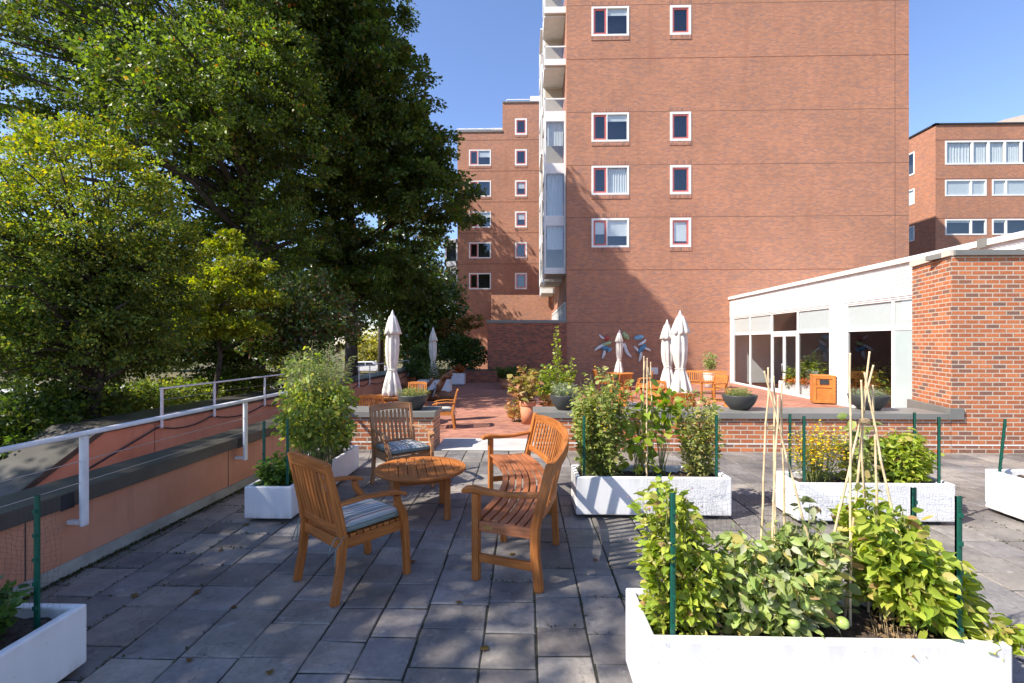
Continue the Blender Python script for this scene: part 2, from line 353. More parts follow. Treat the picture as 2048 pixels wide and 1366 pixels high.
def unit(a): return a/np.maximum(np.linalg.norm(a,axis=-1,keepdims=True),1e-9)
def scatter(name,pos,dirs,size,cols,mat,parent=None,tmpl=LEAF_Q,up=.6,label=None):
    pos=np.asarray(pos,float); n=len(pos); size=np.broadcast_to(size,(n,)); tv,tf=tmpl
    a=unit(np.asarray(dirs,float)); nr=unit(RS.normal(size=(n,3))*(1-up)+np.array([0,0,1.])*up)
    nr=unit(nr-a*np.sum(nr*a,1,keepdims=True)); s=np.cross(a,nr); k0=len(tv)
    wv=RS.uniform(.7,1.12,(n,1,1)) if k0>4 else 1; cv=RS.uniform(-.6,3.2,(n,1,1)) if k0>4 else 1
    V=pos[:,None,:]+size[:,None,None]*(tv[None,:,0:1]*s[:,None,:]*wv+tv[None,:,1:2]*a[:,None,:]+tv[None,:,2:3]*nr[:,None,:]*cv)
    k=len(tv); V=V.reshape(-1,3)
    me=bpy.data.meshes.new(name); me.vertices.add(len(V)); me.vertices.foreach_set('co',V.astype(np.float32).ravel())
    base=(np.arange(n)*k)[:,None]; 
    loops=np.concatenate([np.array(f) for f in tf]); cnt=np.array([len(f) for f in tf])
    L=(base+loops[None,:]).ravel(); me.loops.add(len(L)); me.loops.foreach_set('vertex_index',L.astype(np.int32))
    C=np.tile(cnt,n); st=np.concatenate([[0],np.cumsum(C)[:-1]]); me.polygons.add(len(C)); me.polygons.foreach_set('loop_start',st.astype(np.int32)); me.polygons.foreach_set('loop_total',C.astype(np.int32))
    me.update(calc_edges=True); me.materials.append(mat)
    if k>6: me.polygons.foreach_set('use_smooth',np.ones(len(C),bool))
    o=bpy.data.objects.new(name,me); COL.objects.link(o)
    if parent: o.parent=parent
    vattr(o,np.repeat(np.asarray(cols),k,axis=0))
    return o
def pick(pal,n,j=.18):
    """pal: list of (weight,(r,g,b))"""
    wts=np.array([p[0] for p in pal],float); wts/=wts.sum(); idx=RS.choice(len(pal),n,p=wts)
    c=np.array([p[1] for p in pal])[idx]; return np.clip(c*(1+RS.uniform(-j,j,(n,1))+RS.uniform(-j*.3,j*.3,(n,3))),0.003,1)
GREEN=[(5,(.055,.095,.018)),(3,(.075,.125,.022)),(2,(.04,.07,.018)),(.5,(.15,.14,.03))]
OAK=[(6,(.062,.10,.020)),(3,(.105,.15,.028)),(2,(.04,.065,.018)),(.35,(.20,.13,.03)),(.12,(.28,.09,.03))]
YELLOW=[(3,(.19,.24,.033)),(2.5,(.30,.30,.038)),(1,(.44,.35,.042)),(3,(.12,.17,.03))]
OLIVE=[(4,(.12,.17,.035)),(3,(.17,.21,.04)),(1.4,(.25,.24,.04)),(1.5,(.07,.10,.028))]
LIME=[(4,(.22,.30,.035)),(3,(.30,.37,.05)),(2,(.15,.22,.03)),(1,(.38,.36,.08))]
def crown_pts(lobes,nclump,nleaf,cr,hollow=.55):
    """clump centres in lobes, leaves round each; returns leaf positions, directions, clump centres, clump index"""
    w=np.array([l[3]*l[4]+l[4]*l[5]+l[3]*l[5] for l in lobes]); w/=w.sum(); cs=[];out=[]
    for l,ww in zip(lobes,w):
        k=max(1,int(nclump*ww)); d=unit(RS.normal(size=(k,3))); rad=RS.uniform(hollow**2,1,(k,1))**.5
        rr=np.array(l[3:6]); cs.append(np.array(l[:3])+d*rad*rr); out.append(d)
    cs=np.concatenate(cs); out=np.concatenate(out); idx=np.repeat(np.arange(len(cs)),nleaf)
    csz=RS.uniform(.55,1.25,len(cs))*cr
    off=unit(RS.normal(size=(len(idx),3)))*(RS.uniform(0,1,(len(idx),1))**.45)*np.array([1,1,.55])
    P=cs[idx]+off*csz[idx][:,None]; D=unit(off*.8+out[idx]*.5+RS.normal(size=P.shape)*.5+np.array([0,0,-.15]))
    return P,D,cs,idx
def tree(name,x,y,z0,lobes,nclump,nleaf,cr,lsize,pal,label,cat='tree',trunk_r=.2,trunk_h=None,lean=(0,0),mat='leaf',group=None,nbranch=60,hollow=.5,topcol=None,tops=None,part='crown'):
    root=empty(name,(x,y,z0),0,label,cat,group)
    L=[(l[0]-x,l[1]-y,l[2]-z0,l[3],l[4],l[5]) for l in lobes]
    P,D,cs,idx=crown_pts(L,nclump,nleaf,cr,hollow); n=len(P)
    cc=pick(pal,n); sh=RS.uniform(.5,1.5,(len(cs),1)); cc=cc*sh[idx]  # random clump brightness paints lit and dark clumps into the leaf colour
    if topcol:   # yellower leaves towards the crown's top, brightened to paint the sun on it
        zt=(P[:,2]-tops[0])/(tops[1]-tops[0]); m=RS.uniform(0,1,n)<np.clip(zt,0,1); cc[m]=pick(topcol,int(m.sum()))
    scatter(part,P,D,lsize*RS.uniform(.6,1.3,n),cc,M[mat],root,LEAF_Q,.45)
    mb=MB(); zt=trunk_h or max(l[2] for l in L)*.8
    base=[Vector((0,0,-.3)),Vector((lean[0]*.2,lean[1]*.2,zt*.25)),Vector((lean[0]*.5,lean[1]*.5,zt*.5)),Vector((lean[0]*.8+RS.uniform(-.2,.2),lean[1]*.8,zt*.75)),Vector((lean[0],lean[1],zt))]
    mb.tube(base,[trunk_r*1.35,trunk_r,trunk_r*.85,trunk_r*.6,trunk_r*.3],9)
    sel=RS.choice(len(cs),min(nbranch,len(cs)),replace=False)
    for i in sel:
        e=Vector(cs[i]); k=min(max((e.z-.35*math.hypot(e.x,e.y))/zt,.22),.95)*4; k0=int(k); f=k-k0; s=base[k0].lerp(base[min(k0+1,4)],f)
        m=s.lerp(e,.5)+Vector((RS.normal()*.25,RS.normal()*.25,(e-s).length*.08)); r=trunk_r*(.18+.25*RS.rand())
        mb.tube([s,s.lerp(m,.5)+Vector((RS.normal()*.08,)*3),m,m.lerp(e,.5)+Vector((RS.normal()*.1,)*3),e],[r,r*.8,r*.55,r*.35,r*.12],5)
    mb.build('trunk',M['bark'],root)
    return root
# ------------------------------------------------------------------ facades
def frameT(ox,oy,hx,hy):
    """local (s, n, z): s along the wall, n inward depth (negative = proud)"""
    return lambda s,n,z:(ox+hx*s-hy*n, oy+hy*s+hx*n, z)
def wall_holes(mb,s0,s1,z0,z1,holes,depth=.12):
    ss=sorted({s0,s1,*[h[0] for h in holes],*[h[1] for h in holes]}); zs=sorted({z0,z1,*[h[2] for h in holes],*[h[3] for h in holes]})
    for i in range(len(ss)-1):
        for j in range(len(zs)-1):
            a,b,c,d=ss[i],ss[i+1],zs[j],zs[j+1]; m=((a+b)/2,(c+d)/2)
            if any(h[0]<m[0]<h[1] and h[2]<m[1]<h[3] for h in holes): continue
            mb.add([(a,0,c),(b,0,c),(b,0,d),(a,0,d)],[(0,1,2,3)],[[(a,c),(b,c),(b,d),(a,d)]])
    for a,b,c,d in holes:
        for q in ([(a,0,c),(a,0,d),(a,depth,d),(a,depth,c)],[(b,0,c),(b,depth,c),(b,depth,d),(b,0,d)],[(a,0,c),(a,depth,c),(b,depth,c),(b,0,c)],[(a,0,d),(b,0,d),(b,depth,d),(a,depth,d)]):
            mb.add(q,[(0,1,2,3)],[[(p[0]+p[1],p[2]+p[1]) for p in q]])
def window(T,parent,s0,s1,z0,z1,splits=(),sash=(),blinds=(),fw=.07,dn=.02,glass='glass',frame='white_paint',curtain=(),mull=.05,sill=True,sashmat='red_sash',label=None):
    """splits: fractions for mullions; sash: indices of lights with a coloured sash; blinds: {index: fraction covered from the top}"""
    mb=MB(T); d0,d1=-dn,.09
    mb.box(s0,s1,d0,d1,z0,z0+fw); mb.box(s0,s1,d0,d1,z1-fw,z1); mb.box(s0,s0+fw,d0,d1,z0+fw,z1-fw); mb.box(s1-fw,s1,d0,d1,z0+fw,z1-fw)
    a,b=s0+fw,s1-fw; cuts=[a]+[a+(b-a)*f for f in splits]+[b]
    for c in cuts[1:-1]: mb.box(c-mull/2,c+mull/2,d0+.004,d1,z0+fw,z1-fw)
    o=mb.build('window',M[frame],parent)
    if label: o['label']=label
    for i in range(len(cuts)-1):
        p=cuts[i]+(mull/2 if i else 0); q=cuts[i+1]-(mull/2 if i<len(cuts)-2 else 0); zz0,zz1=z0+fw,z1-fw
        if i in sash:
            sb=MB(T); w_=.085; e0,e1=.0,.06
            sb.box(p,q,e0,e1,zz0,zz0+w_); sb.box(p,q,e0,e1,zz1-w_,zz1); sb.box(p,p+w_,e0,e1,zz0+w_,zz1-w_); sb.box(q-w_,q,e0,e1,zz0+w_,zz1-w_)
            sb.build('sash',M[sashmat],o); p+=w_;q-=w_;zz0+=w_;zz1-=w_
        g=MB(T); g.box(p,q,.035,.042,zz0,zz1); g.build('pane',M[glass],o)
        bl=dict(blinds).get(i)
        if bl:
            h=MB(T); top=zz1; bot=zz1-(zz1-zz0)*bl; h.box(p+.01,q-.01,.065,.072,bot,top); h.build('blind',M['blind'],o)
        if i in curtain:
            h=MB(T); n=26; pts=[(p+(q-p)*k/n,.13+.03*math.sin(k*1.9+random.random())) for k in range(n+1)]
            for k in range(n):
                (xa,ya),(xb,yb)=pts[k],pts[k+1]; h.add([(xa,ya,zz0),(xb,yb,zz0),(xb,yb,zz1),(xa,ya,zz1)],[(0,1,2,3)])
            h.build('curtain',M['blind'],o)
    if sill:
        sb=MB(T); sb.box(s0-.02,s1+.02,-.025,.02,z0-.21,z0-.002); sb.build('sill',M['soldier'],o)
    return o
# ------------------------------------------------------------------ ground, terrace, patio
YW=7.42; YT=24.95
WL0=(-3.45,-1.5); WL1=(-3.215,YW+.02)          # inner face of the patio's left wall
def wlx(y): return WL0[0]+(WL1[0]-WL0[0])*(y-WL0[1])/(WL1[1]-WL0[1])
def px(d): return c2w(-7.60+.105*d,d)           # inner face of the outer parapet
def sheet(name,poly,z,mat,th=.3,T=None):
    mb=MB(T); mb.prism(poly,z-th,z); o=mb.build(name,mat); tag(o,None,None,kind='structure'); return o
def groundmat():
    m,nt,b,o=newmat('ground'); v=coords(nt,'Object'); n=noise(nt,v,.35,6,.65); n2=noise(nt,v,9,5,.7)
    c=ramp(nt,n,[(.3,(.05,.06,.018)),(.5,(.10,.085,.03)),(.7,(.20,.15,.06))]); c=mixc(nt,c,(.24,.15,.05),ramp(nt,n2,[(.55,(0,0,0)),(.65,(.8,.8,.8))]))
    nt.links.new(c,b.inputs['Base Color']); b.inputs['Roughness'].default_value=.95; bump(nt,b,n2,.8,.05); return m
M['ground']=groundmat()
sheet('ground',[(-400,-60),(400,-60),(400,600),(-400,600)],GZ,M['ground'],.5)
sheet('road',[(-160,27.5),(-9,38),(-9,45),(-160,38)],GZ+.01,simple('asphalt',(.42,.40,.38),.8,.08,2),.02)
sheet('terrace_paving',[px(3.2),(wlx(3)-.3,3),(wlx(YW)-.3,YW+.3),(12.9,YW+.3),(12.9,26),px(26)],TZ,M['brick_paving'],.4)
# patio: bedding sheet plus one mesh of individual stones
sheet('patio_bed',[(wlx(-1.4)-.1,-1.4),(12,-1.4),(12,YW+.05),(wlx(YW)-.1,YW+.05)],-.009,M['joint_soil'],.5)
mb=MB(); cols=[]; JT=[]
PAL=[(.225,.215,.205),(.24,.23,.215),(.205,.20,.20),(.255,.24,.22),(.235,.22,.21),(.27,.255,.235),(.215,.212,.212)]
x=wlx(0)-.1
while x<11.5:
    wd=random.choice([.28,.30,.33,.36,.30,.38]); y=-1.4-random.random()*.4
    while y<YW:
        ln=random.choice([.26,.30,.34,.40,.46,.30]); y1=min(y+ln,YW-.004)
        g=.0035+random.random()*.003; a0=max(x+g,wlx(y)+.005) ; a1=x+wd-g
        if a1-a0>.03 and y1-y>.03:
            JT.append((x,y,x,y1)); JT.append((x,y,x+wd,y))
            z=[random.uniform(-.003,.002) for _ in range(4)]; j=lambda:random.uniform(-.0045,.0045)
            P=[(a0+j(),y+g+j()),(a1+j(),y+g+j()),(a1+j(),y1-g+j()),(a0+j(),y1-g+j())]
            nsub=4; e=.006
            tp=[(p[0],p[1],z[i]) for i,p in enumerate(P)]
            cx=sum(p[0] for p in P)/4; cy=sum(p[1] for p in P)/4
            inn=[(p[0]+(e if p[0]<cx else -e),p[1]+(e if p[1]<cy else -e),z[i]) for i,p in enumerate(P)]
            out=[(p[0],p[1],z[i]-.006) for i,p in enumerate(P)]; bot=[(p[0],p[1],-.03) for p in P]
            mb.add(inn+out+bot,[(0,1,2,3)]+[(4+i,4+(i+1)%4,(i+1)%4,i) for i in range(4)]+[(8+i,8+(i+1)%4,4+(i+1)%4,4+i) for i in range(4)])
            c=random.choice(PAL); k=random.uniform(.56,1.06); cols+=[(c[0]*k*1.02,c[1]*k*.97,c[2]*k*.92)]*12
        y=y1 if y1<YW-.01 else YW+1
    x+=wd
o=mb.build('patio_paving',M['stone']); vattr(o,np.array(cols)); tag(o,None,None,kind='structure')
# entrance slab and steps
XA=G(865,903).x; XB=PY(1071,860,YW)[0]
mb=MB(); mb.box(XA+.01,XB-.01,YW+.055,8.36,-.4,.004); o=mb.build('entrance_slab',M['slab'],bevel=.01); tag(o,None,None,kind='structure')
mb=MB()
for i in range(2): mb.box(XA+.01,XB-.01,8.362+.3*i,8.66+.3*i,TZ-.1,-.14*(i+1))
o=mb.build('steps',M['slab']); tag(o,None,None,kind='structure')
# ------------------------------------------------------------------ low brick wall with metal coping
def lowwall(x0,x1,label,y0=YW,parts=True):
    r=empty('brick_wall',(x0,y0,0),0,label,'low wall'); T=lambda x,y,z:(x,y,z)
    mb=MB(); mb.box(0,x1-x0,0,.58,TZ-.1,.515); mb.build('brickwork',M['brick_near'],r)
    mb=MB(); mb.box(0,x1-x0,-.004,.0,.118,.13); mb.build('mortar_line',M['white_paint'],r)
    mb=MB(); mb.box(-.03 if x0>0 else 0,x1-x0+(.03 if x0<0 else -.055),-.035,.62,.517,.607); mb.build('coping',M['coping_light'],r,bevel=.004)
    return r
lowwall(wlx(YW)-.36,XA,'low orange brick wall with grey coping left of the terrace entrance')
XC=PY(1903,800,YW)[0]
lowwall(XB,XC-.01,'long low orange brick wall with grey coping under the two right-hand bowls')
# ------------------------------------------------------------------ patio's left wall
def strip(mb,pts0,pts1,z0,z1):
    n=len(pts0); 
    poly=list(pts0)+list(pts1)[::-1]; mb.prism(poly,z0,z1)
r=empty('patio_wall',(0,0,0),0,'salmon stucco wall with dark sloping coping along the left edge of the slate patio','wall')
def off(p,d): return (p[0]+d,p[1])
A,B=WL0,WL1
mb=MB(); mb.prism([A,B,off(B,-.30),off(A,-.30)],GZ,.50); mb.build('stucco_body',M['stucco'],r)
mb=MB(); mb.prism([off(A,.02),off(B,.02),off(B,.001),off(A,.001)],-.02,.10); mb.build('kerb',M['concrete'],r,bevel=.006)
mb=MB(); mb.prism([off(A,.045),off(B,.045),off(B,-.34),off(A,-.34)],.503,.615); mb.build('coping',M['coping'],r,bevel=.006)
mb=MB(); 
for yy in (3.35,5.35,7.1): mb=MB(); mb.box(wlx(yy)+.040,wlx(yy)+.0465,yy-.05,yy+.05,.495,.607); mb.build('coping_joint',M['dark'],r)
mb=MB()
for yy in (.9,3.1,5.2): mb=MB(); mb.box(wlx(yy)-.01,wlx(yy)+.003,yy,yy+.008,.1,.5); mb.build('control_joint',M['coping'],r)
# outer parapet with sloped end
r=empty('terrace_parapet',(0,0,0),0,'outer salmon stucco parapet with a broad dark coping that slopes down at its near end','wall')
p0,p1,p2=px(5.6),px(7.9),px(27); nd=Vector((p2[0]-p1[0],p2[1]-p1[1])).normalized(); nl=Vector((-nd.y,nd.x))
def pf(p,k): return (p[0]+nl.x*k,p[1]+nl.y*k)
slz=lambda p: .19-(7.9-p)*.55
mb=MB()
for (q0,za),(q1,zb) in (((px(4.2),slz(4.2)),(p1,.19)),((p1,.19),(p2,.19))):
    a,b_,c,d=q0,q1,pf(q1,.75),pf(q0,.75); L=math.dist(q0,q1); s0=math.dist(px(4.2),q0)
    v=[(*a,GZ),(*b_,GZ),(*c,GZ),(*d,GZ),(*a,za),(*b_,zb),(*c,zb),(*d,za)]
    mb.add(v,[(0,1,5,4),(2,3,7,6),(4,5,6,7),(0,3,7,4)],[[(s0,GZ),(s0+L,GZ),(s0+L,zb),(s0,za)]]+[[(0,0)]*4]*3)
mb.build('stucco_body',M['stucco'],r)
mb=MB()
for (q0,za),(q1,zb) in (((px(4.2),slz(4.2)),(p1,.19)),((p1,.19),(p2,.19))):
    a,b_,c,d=pf(q0,-.04),pf(q1,-.04),pf(q1,.95),pf(q0,.95)
    v=[(*a,za+.002),(*b_,zb+.002),(*c,zb+.002),(*d,za+.002),(*a,za+.105),(*b_,zb+.105),(*c,zb+.105),(*d,za+.105)]
    mb.add(v,[(0,1,5,4),(1,2,6,5),(2,3,7,6),(3,0,4,7),(4,5,6,7),(3,2,1,0)])
mb.build('coping',M['coping'],r,bevel=.005)
for dd in (8.9,11.4,14,17):
  mb=MB(); q=px(dd); q2=pf(q,-.003); mb.add([(*q2,TZ),(q2[0]+nd.x*.012,q2[1]+nd.y*.012,TZ),(q2[0]+nd.x*.012,q2[1]+nd.y*.012,.19),(*q2,.19)],[(0,1,2,3)]); mb.build('control_joint',M['coping'],r)
# ------------------------------------------------------------------ railings
def railing(label,pts,posts,ztop,zbot,inward,wires,group='white steel railings on the stucco walls'):
    r=empty('railing',(0,0,0),0,label,'railing',group)
    mb=MB(); mb.sweep([(p[0],p[1],ztop-.02) for p in pts],.052,.034); mb.build('handrail',M['rail_paint'],r,bevel=.012)
    for q in posts:
        mb=MB(); mb.box(q[0]-.016,q[0]+.016,q[1]-.030,q[1]+.030,zbot,ztop-.038)
        k=mb.build('post',M['rail_paint'],r,bevel=.012)
        mb=MB(); mb.box(q[0]-inward,q[0]-.014,q[1]-.02,q[1]+.02,zbot+.012,zbot+.045); mb.build('bracket',M['rail_paint'],k,bevel=.006)
    for z in wires:
        mb=MB(); mb.tube([(p[0],p[1],z) for p in pts],.0035,5); mb.build('cable',M['wire'],r)
    return r
xs=.115
railing('near white railing with two thin cables along the slate patio wall',[(wlx(y)+xs,y) for y in (-.4,2,5,7.38)],[(wlx(y)+xs,y) for y in (1.45,3.40,5.33,7.25)],1.05,.355,xs,(.835,.68))
def pr(d): q=px(d); return (q[0]-nl.x*.07,q[1]-nl.y*.07)
railing('far white railing on the outer parapet starting beside the sloped coping end',[pr(d) for d in (8.95,11.2,13.5,15.3)],[pr(d) for d in (8.99,10.35,12.1,14.2)],.835,.07,.09,(.6,.33))
railing('distant white railing section on the parapet behind the left umbrella',[pr(d) for d in (17.5,20.5,25)],[pr(d) for d in (17.7,18.7,20.7,23.4)],.80,.0,.09,(.6,.3))
hz=[8.95,10.3,12.1,14.2,16,17.7,18.7,20.7,23.4]
mb=MB(); pts=[]
for a,b_ in zip(hz[:-1],hz[1:]):
    for k in range(9):
        t=k/8; q=px(a+(b_-a)*t); pts.append((q[0]-nl.x*.05,q[1]-nl.y*.05,.10-.30*min(1,(b_-a)/1.6)*4*t*(1-t)*.45))
q=px(7.6); pts=[(q[0]-nl.x*.03,q[1]-nl.y*.03,-.35)]+pts
mb.tube(pts,.014,6); o=mb.build('hose',M['hose']); tag(o,'dark hose hanging in loops along the outer salmon parapet','hose')
# ------------------------------------------------------------------ brick wing at the right
r=empty('brick_building',(XC,YW,0),0,'low orange brick building with beige coping at the right edge of the patio','building')
ob=c2w(7.03,8.39); ob=(ob[0]-XC,ob[1]-YW); TW=3.0
mb=MB(); mb.prism([(0,0),(9,0),(9,1.3),(ob[0]+.55,ob[1]+.3),ob],TZ-.1,TW); mb.build('wall',M['brick_near'],r)
mb=MB(); dx=Vector((ob[0],ob[1])).normalized(); nx=Vector((-dx.y,dx.x))
e=[(nx.x*.04,nx.y*.04-.02),(ob[0]+nx.x*.04,ob[1]+nx.y*.04),(ob[0]+.4,ob[1]),(.5,0.03)]
mb.prism([e[0],(e[0][0]+.3,e[0][1]),e[2],e[1]],TW+.002,TW+.10); mb.build('beige_coping',M['beige'],r,bevel=.004)
mb=MB(); mb.box(.02,9,-.045,.5,TW+.002,TW+.085); mb.build('grey_coping',M['coping_light'],r,bevel=.004)
mb=MB(); mb.box(.0,9,-.004,.0,.118,.13); mb.build('mortar_line',M['white_paint'],r)
mb=MB(); mb.prism([(-.06,-.035),(.16,-.035),(.16,-.001),(-.02,-.001),(ob[0]-.02,ob[1]),(ob[0]-.09,ob[1])],.517,.69); mb.build('wall_flashing',M['coping_light'],r,bevel=.004)
mb=MB(); mb.tube([(2.95,-.02,.31),(3.05,-.03,.31)],.012,6); mb.build('hook',M['iron'],r)
# ------------------------------------------------------------------ white siding wing (faces left)
xa=PY(1460,700,YT)[0]; sd=.015; hv=Vector((-sd,-1)).normalized()
T=frameT(xa,YT,hv.x,hv.y)
def sv(u):                    # distance along the wing's wall of picture column u
    a=(u-1024)/F; rx,ry=a*CT-ST,a*ST+CT; D=rx*hv.y-ry*hv.x
    t=(xa*hv.y-YT*hv.x)/D; return (t*rx-xa)/hv.x if abs(hv.x)>.5 else (t*ry-YT)/hv.y
r=empty('siding_building',(0,0,0),0,'single storey building with white lap siding and tall windows facing the brick terrace','building')
ZR=3.97; ZH=2.90; ZTR=2.07; ZS=TZ
c=[sv(u) for u in (1460,1466,1499,1542,1594,1659,1692,1784,1870)]; s_end=sv(2048)+2.5
holes=[(c[1],c[5],ZS+.02,ZH),(c[6],c[8],ZS+.02,ZH)]
mb=MB(T); wall_holes(mb,0,s_end,ZS-.2,ZR-.12,holes,.14); mb.build('wall',M['white_paint'],r)
mb=MB(T)                      # lap boards: thin wedge courses
def laps(a,b,z0,z1):
    z=z0
    while z<z1-.02:
        h=min(.115,z1-z)
        mb.add([(a,-.022,z),(b,-.022,z),(b,-.004,z+h),(a,-.004,z+h),(a,0,z),(b,0,z)],[(0,1,2,3),(4,5,1,0)]); z+=.115
laps(0,s_end,ZH+.06,ZR-.12); laps(c[5]+.02,c[6]-.02,ZS,ZH+.06); laps(c[8],s_end,ZS,ZH+.06)
mb.build('siding',M['white_paint'],r)
mb=MB(T); mb.box(-.0,s_end,-.10,6,ZR-.118,ZR+.02); mb.box(0,.02,0,6,TZ,ZR-.12); mb.build('roof',M['white_paint'],r,bevel=.01)
mb=MB(T); mb.box(s_end-.03,s_end,0.16,5.5,TZ,ZR-.13); mb.box(.04,s_end,5.5,5.6,TZ,ZR-.13); mb.box(.04,s_end,.2,5.5,TZ-.02,TZ+.0); mb.build('interior',M['room'],r)
mb=MB(T); mb.box(s_end-3.4,s_end-3.2,-.14,-.1,ZR-.16,ZR+.05); mb.build('vent_box',M['coping_light'],r)
def wbay(cs,label,doors=None,bl=(),rl=()):
    o=None
    for i in range(len(cs)-1):
        a,b_=cs[i],cs[i+1]; gl='glass_big'
        window(T,r,a,b_,ZTR+.0,ZH,fw=.05,dn=-.02,glass=gl,blinds={0:1.0} if bl[i] else {},sill=False)
        if doors==i:
            for p,q in ((a+.04,(a+b_)/2-.003),((a+b_)/2+.003,b_-.04)):
                mb=MB(T); mb.box(p,q,.02,.07,ZS+.02,ZS+.16); mb.box(p,q,.02,.07,ZTR-.16,ZTR-.06); mb.box(p,p+.075,.02,.07,ZS+.16,ZTR-.16); mb.box(q-.075,q,.02,.07,ZS+.16,ZTR-.16)
                d=mb.build('door',M['white_paint'],r); g=MB(T); g.box(p+.075,q-.075,.04,.047,ZS+.16,ZTR-.16); g.build('pane',M[gl],d)
                h=MB(T); xq=q-.04 if p==a+.04 else p+.04; h.tube([(xq,.01,ZS+.9),(xq,-.04,ZS+.92),(xq,-.04,ZS+1.2),(xq,.01,ZS+1.22)],.011,6); h.build('handle',M['wire'],d)
            mb=MB(T); mb.box(a,b_,0,.09,ZTR-.055,ZTR-.002); mb.box(a,a+.035,0,.09,ZS,ZTR-.055); mb.box(b_-.035,b_,0,.09,ZS,ZTR-.055); mb.build('door_frame',M['white_paint'],r)
        else:
            window(T,r,a,b_,ZS+.03,ZTR-.003,fw=.05,dn=-.02,glass=gl if not rl[i] else 'glass_frost',sill=False)
wbay([c[1],c[2],c[3],c[4],c[5]],'',doors=2,bl=(1,1,0,1),rl=(0,0,0,0))
wbay([c[6],c[7],c[8]],'',bl=(1,1),rl=(0,1))
# ------------------------------------------------------------------ brick tower
TX0=PY(1133,600,YT)[0]; TX1=PY(1818,600,YT)[0]; TH_=20.7
r=empty('brick_tower',(0,0,0),0,'tall orange brick apartment tower with white-framed windows and stacked white bays','building')
T=frameT(TX0,YT,1,0); Xs=lambda u: PY(u,500,YT)[0]-TX0; Zs=lambda u,v: PY(u,v,YT)[1]
L=TX1-TX0; rows=[(14,73),(226,284),(332,390),(437,495)]
wins=[]
for i,(a,b_) in enumerate(rows):
    wins.append((Xs(1183),Xs(1258),Zs(1183,b_),Zs(1183,a),'d',i)); wins.append((Xs(1340),Xs(1382),Zs(1183,b_),Zs(1183,a),'s',i))
mb=MB(T); wall_holes(mb,0,L,TZ-.3,TH_,[w_[:4] for w_ in wins],.12)
mb.box(L-.001,L,.0,14,TZ,TH_,'flbtu'); mb.box(0,L,.0,14,TH_-.01,TH_,'flrbu'); mb.box(0,L,13.99,14,TZ,TH_,'ftulr')
mb.box(0,.001,0,14,3.9,TH_,'frbtu'); mb.box(0,.001,0,.35,TZ,3.9,'frbtu'); mb.box(0,.001,.35,14,TZ,2.0,'frbtu')
mb.build('wall',M['brick_tower'],r)
mb=MB(T); mb.box(.02,L-.02,.6,.62,2,TH_-.1); mb.build('interior',M['room'],r)
for v in (12,119,225,331,435,540,645):
    z=Zs(1135,v); mb=MB(T); mb.box(.0,L,-.004,.0,z-.013,z+.013); mb.build('expansion_joint',M['joint'],r)
mb=MB(T); mb.box(L-.72,L-.69,-.003,0,3.2,TH_); mb.build('corner_joint',M['joint'],r)
for a,b_,z0,z1,k,i in wins:
    if k=='d': window(T,r,a,b_,z0,z1,splits=(.40,),sash=(0,),blinds={3:{0:.55,1:.62}}.get(i,{1:.25} if i<2 else {}),curtain=(1,) if i==2 else (),fw=.10,dn=.03)
    else: window(T,r,a,b_,z0,z1,sash=(0,),blinds={0:.9} if i==3 else {},fw=.12,dn=.03)
for a,b_,z0,z1,k,i in wins: mb=MB(T); mb.box(a-.05,b_+.05,-.003,0,z1+.04,z1+.26); mb.build('lintel',M['soldier'],r)
# stack of white bays on the tower's left side
BX=1.07-TX0
def bay(y0,y1,x0,z0,z1,kind,parent):
    """projecting bay storey; local x from x0 (outer) to 0 (tower side), y along depth"""
    b=MB(T); fh=.32; w_=.09
    b.box(x0,-.002,y0,y1,z0,z0+fh); 
    if kind=='glass':
        b.box(x0,-.002,y0,y1,z1-.22,z1-.003); zz0,zz1=z0+fh,z1-.22
        for (xx,yy) in ((x0,y0),(-.002-w_,y0),(x0,y1-w_),((x0)*.5-w_/2,y0)) [:3]: b.box(xx,xx+w_,yy,yy+w_,zz0,zz1)
    else:
        zz0,zz1=z0+fh,z0+fh+.62
        b.box(x0,x0+.05,y0,y0+.05,zz0,zz1); b.box(x0,-.002,y0,y0+.05,zz1,zz1+.07); b.box(x0,x0+.05,y0,y1,zz1,zz1+.07); b.box(x0,-.002,y1-.1,y1,zz0,z1-.003)
        b.box(x0,-.002,y0+.2,y1,z1-.10,z1-.003)
    o=b.build('bay' if kind=='glass' else 'balcony',M['white_paint'],parent)
    g=MB(T)
    if kind=='glass':
        g.box(x0+w_,-.002-w_,y0+.03,y0+.04,zz0,zz1); g.box(x0+.03,x0+.04,y0+w_,y1-w_,zz0,zz1)
    else:
        g.box(x0+.06,-.002,y0+.02,y0+.03,zz0,zz1); g.box(x0+.02,x0+.03,y0+.06,y1,zz0,zz1)
    g.build('pane',M['glass'],o)
    if kind=='glass' and y0<2:
        q=MB(T); n=20; zb=zz0 if z0<8.6 and z0>7 else zz0+(zz1-zz0)*.45
        for k in range(n):
            xa_=x0+.15+(abs(x0)-.3)*k/n; xb_=x0+.15+(abs(x0)-.3)*(k+1)/n
            q.add([(xa_,y0+.2+.04*(k%2),zb),(xb_,y0+.2+.04*((k+1)%2),zb),(xb_,y0+.2+.04*((k+1)%2),zz1),(xa_,y0+.2+.04*(k%2),zz1)],[(0,1,2,3)])
        q.build('curtain',M['blind'],o)
    q=MB(T); q.box(x0+.12,-.004,y0+.12,y1-.12,z0-.012,z0-.002); q.box(x0+.15,-.01,y1-.14,y1-.12,zz0,z1-.2); q.build('soffit',M['soffit'],o)
FH=2.772; zb=Zs(1110,545)
kinds=['glass','glass','glass','rail','rail','rail']
for i,k in enumerate(kinds): bay(.45,2.6,BX,zb+FH*i,zb+FH*(i+1),k,r)
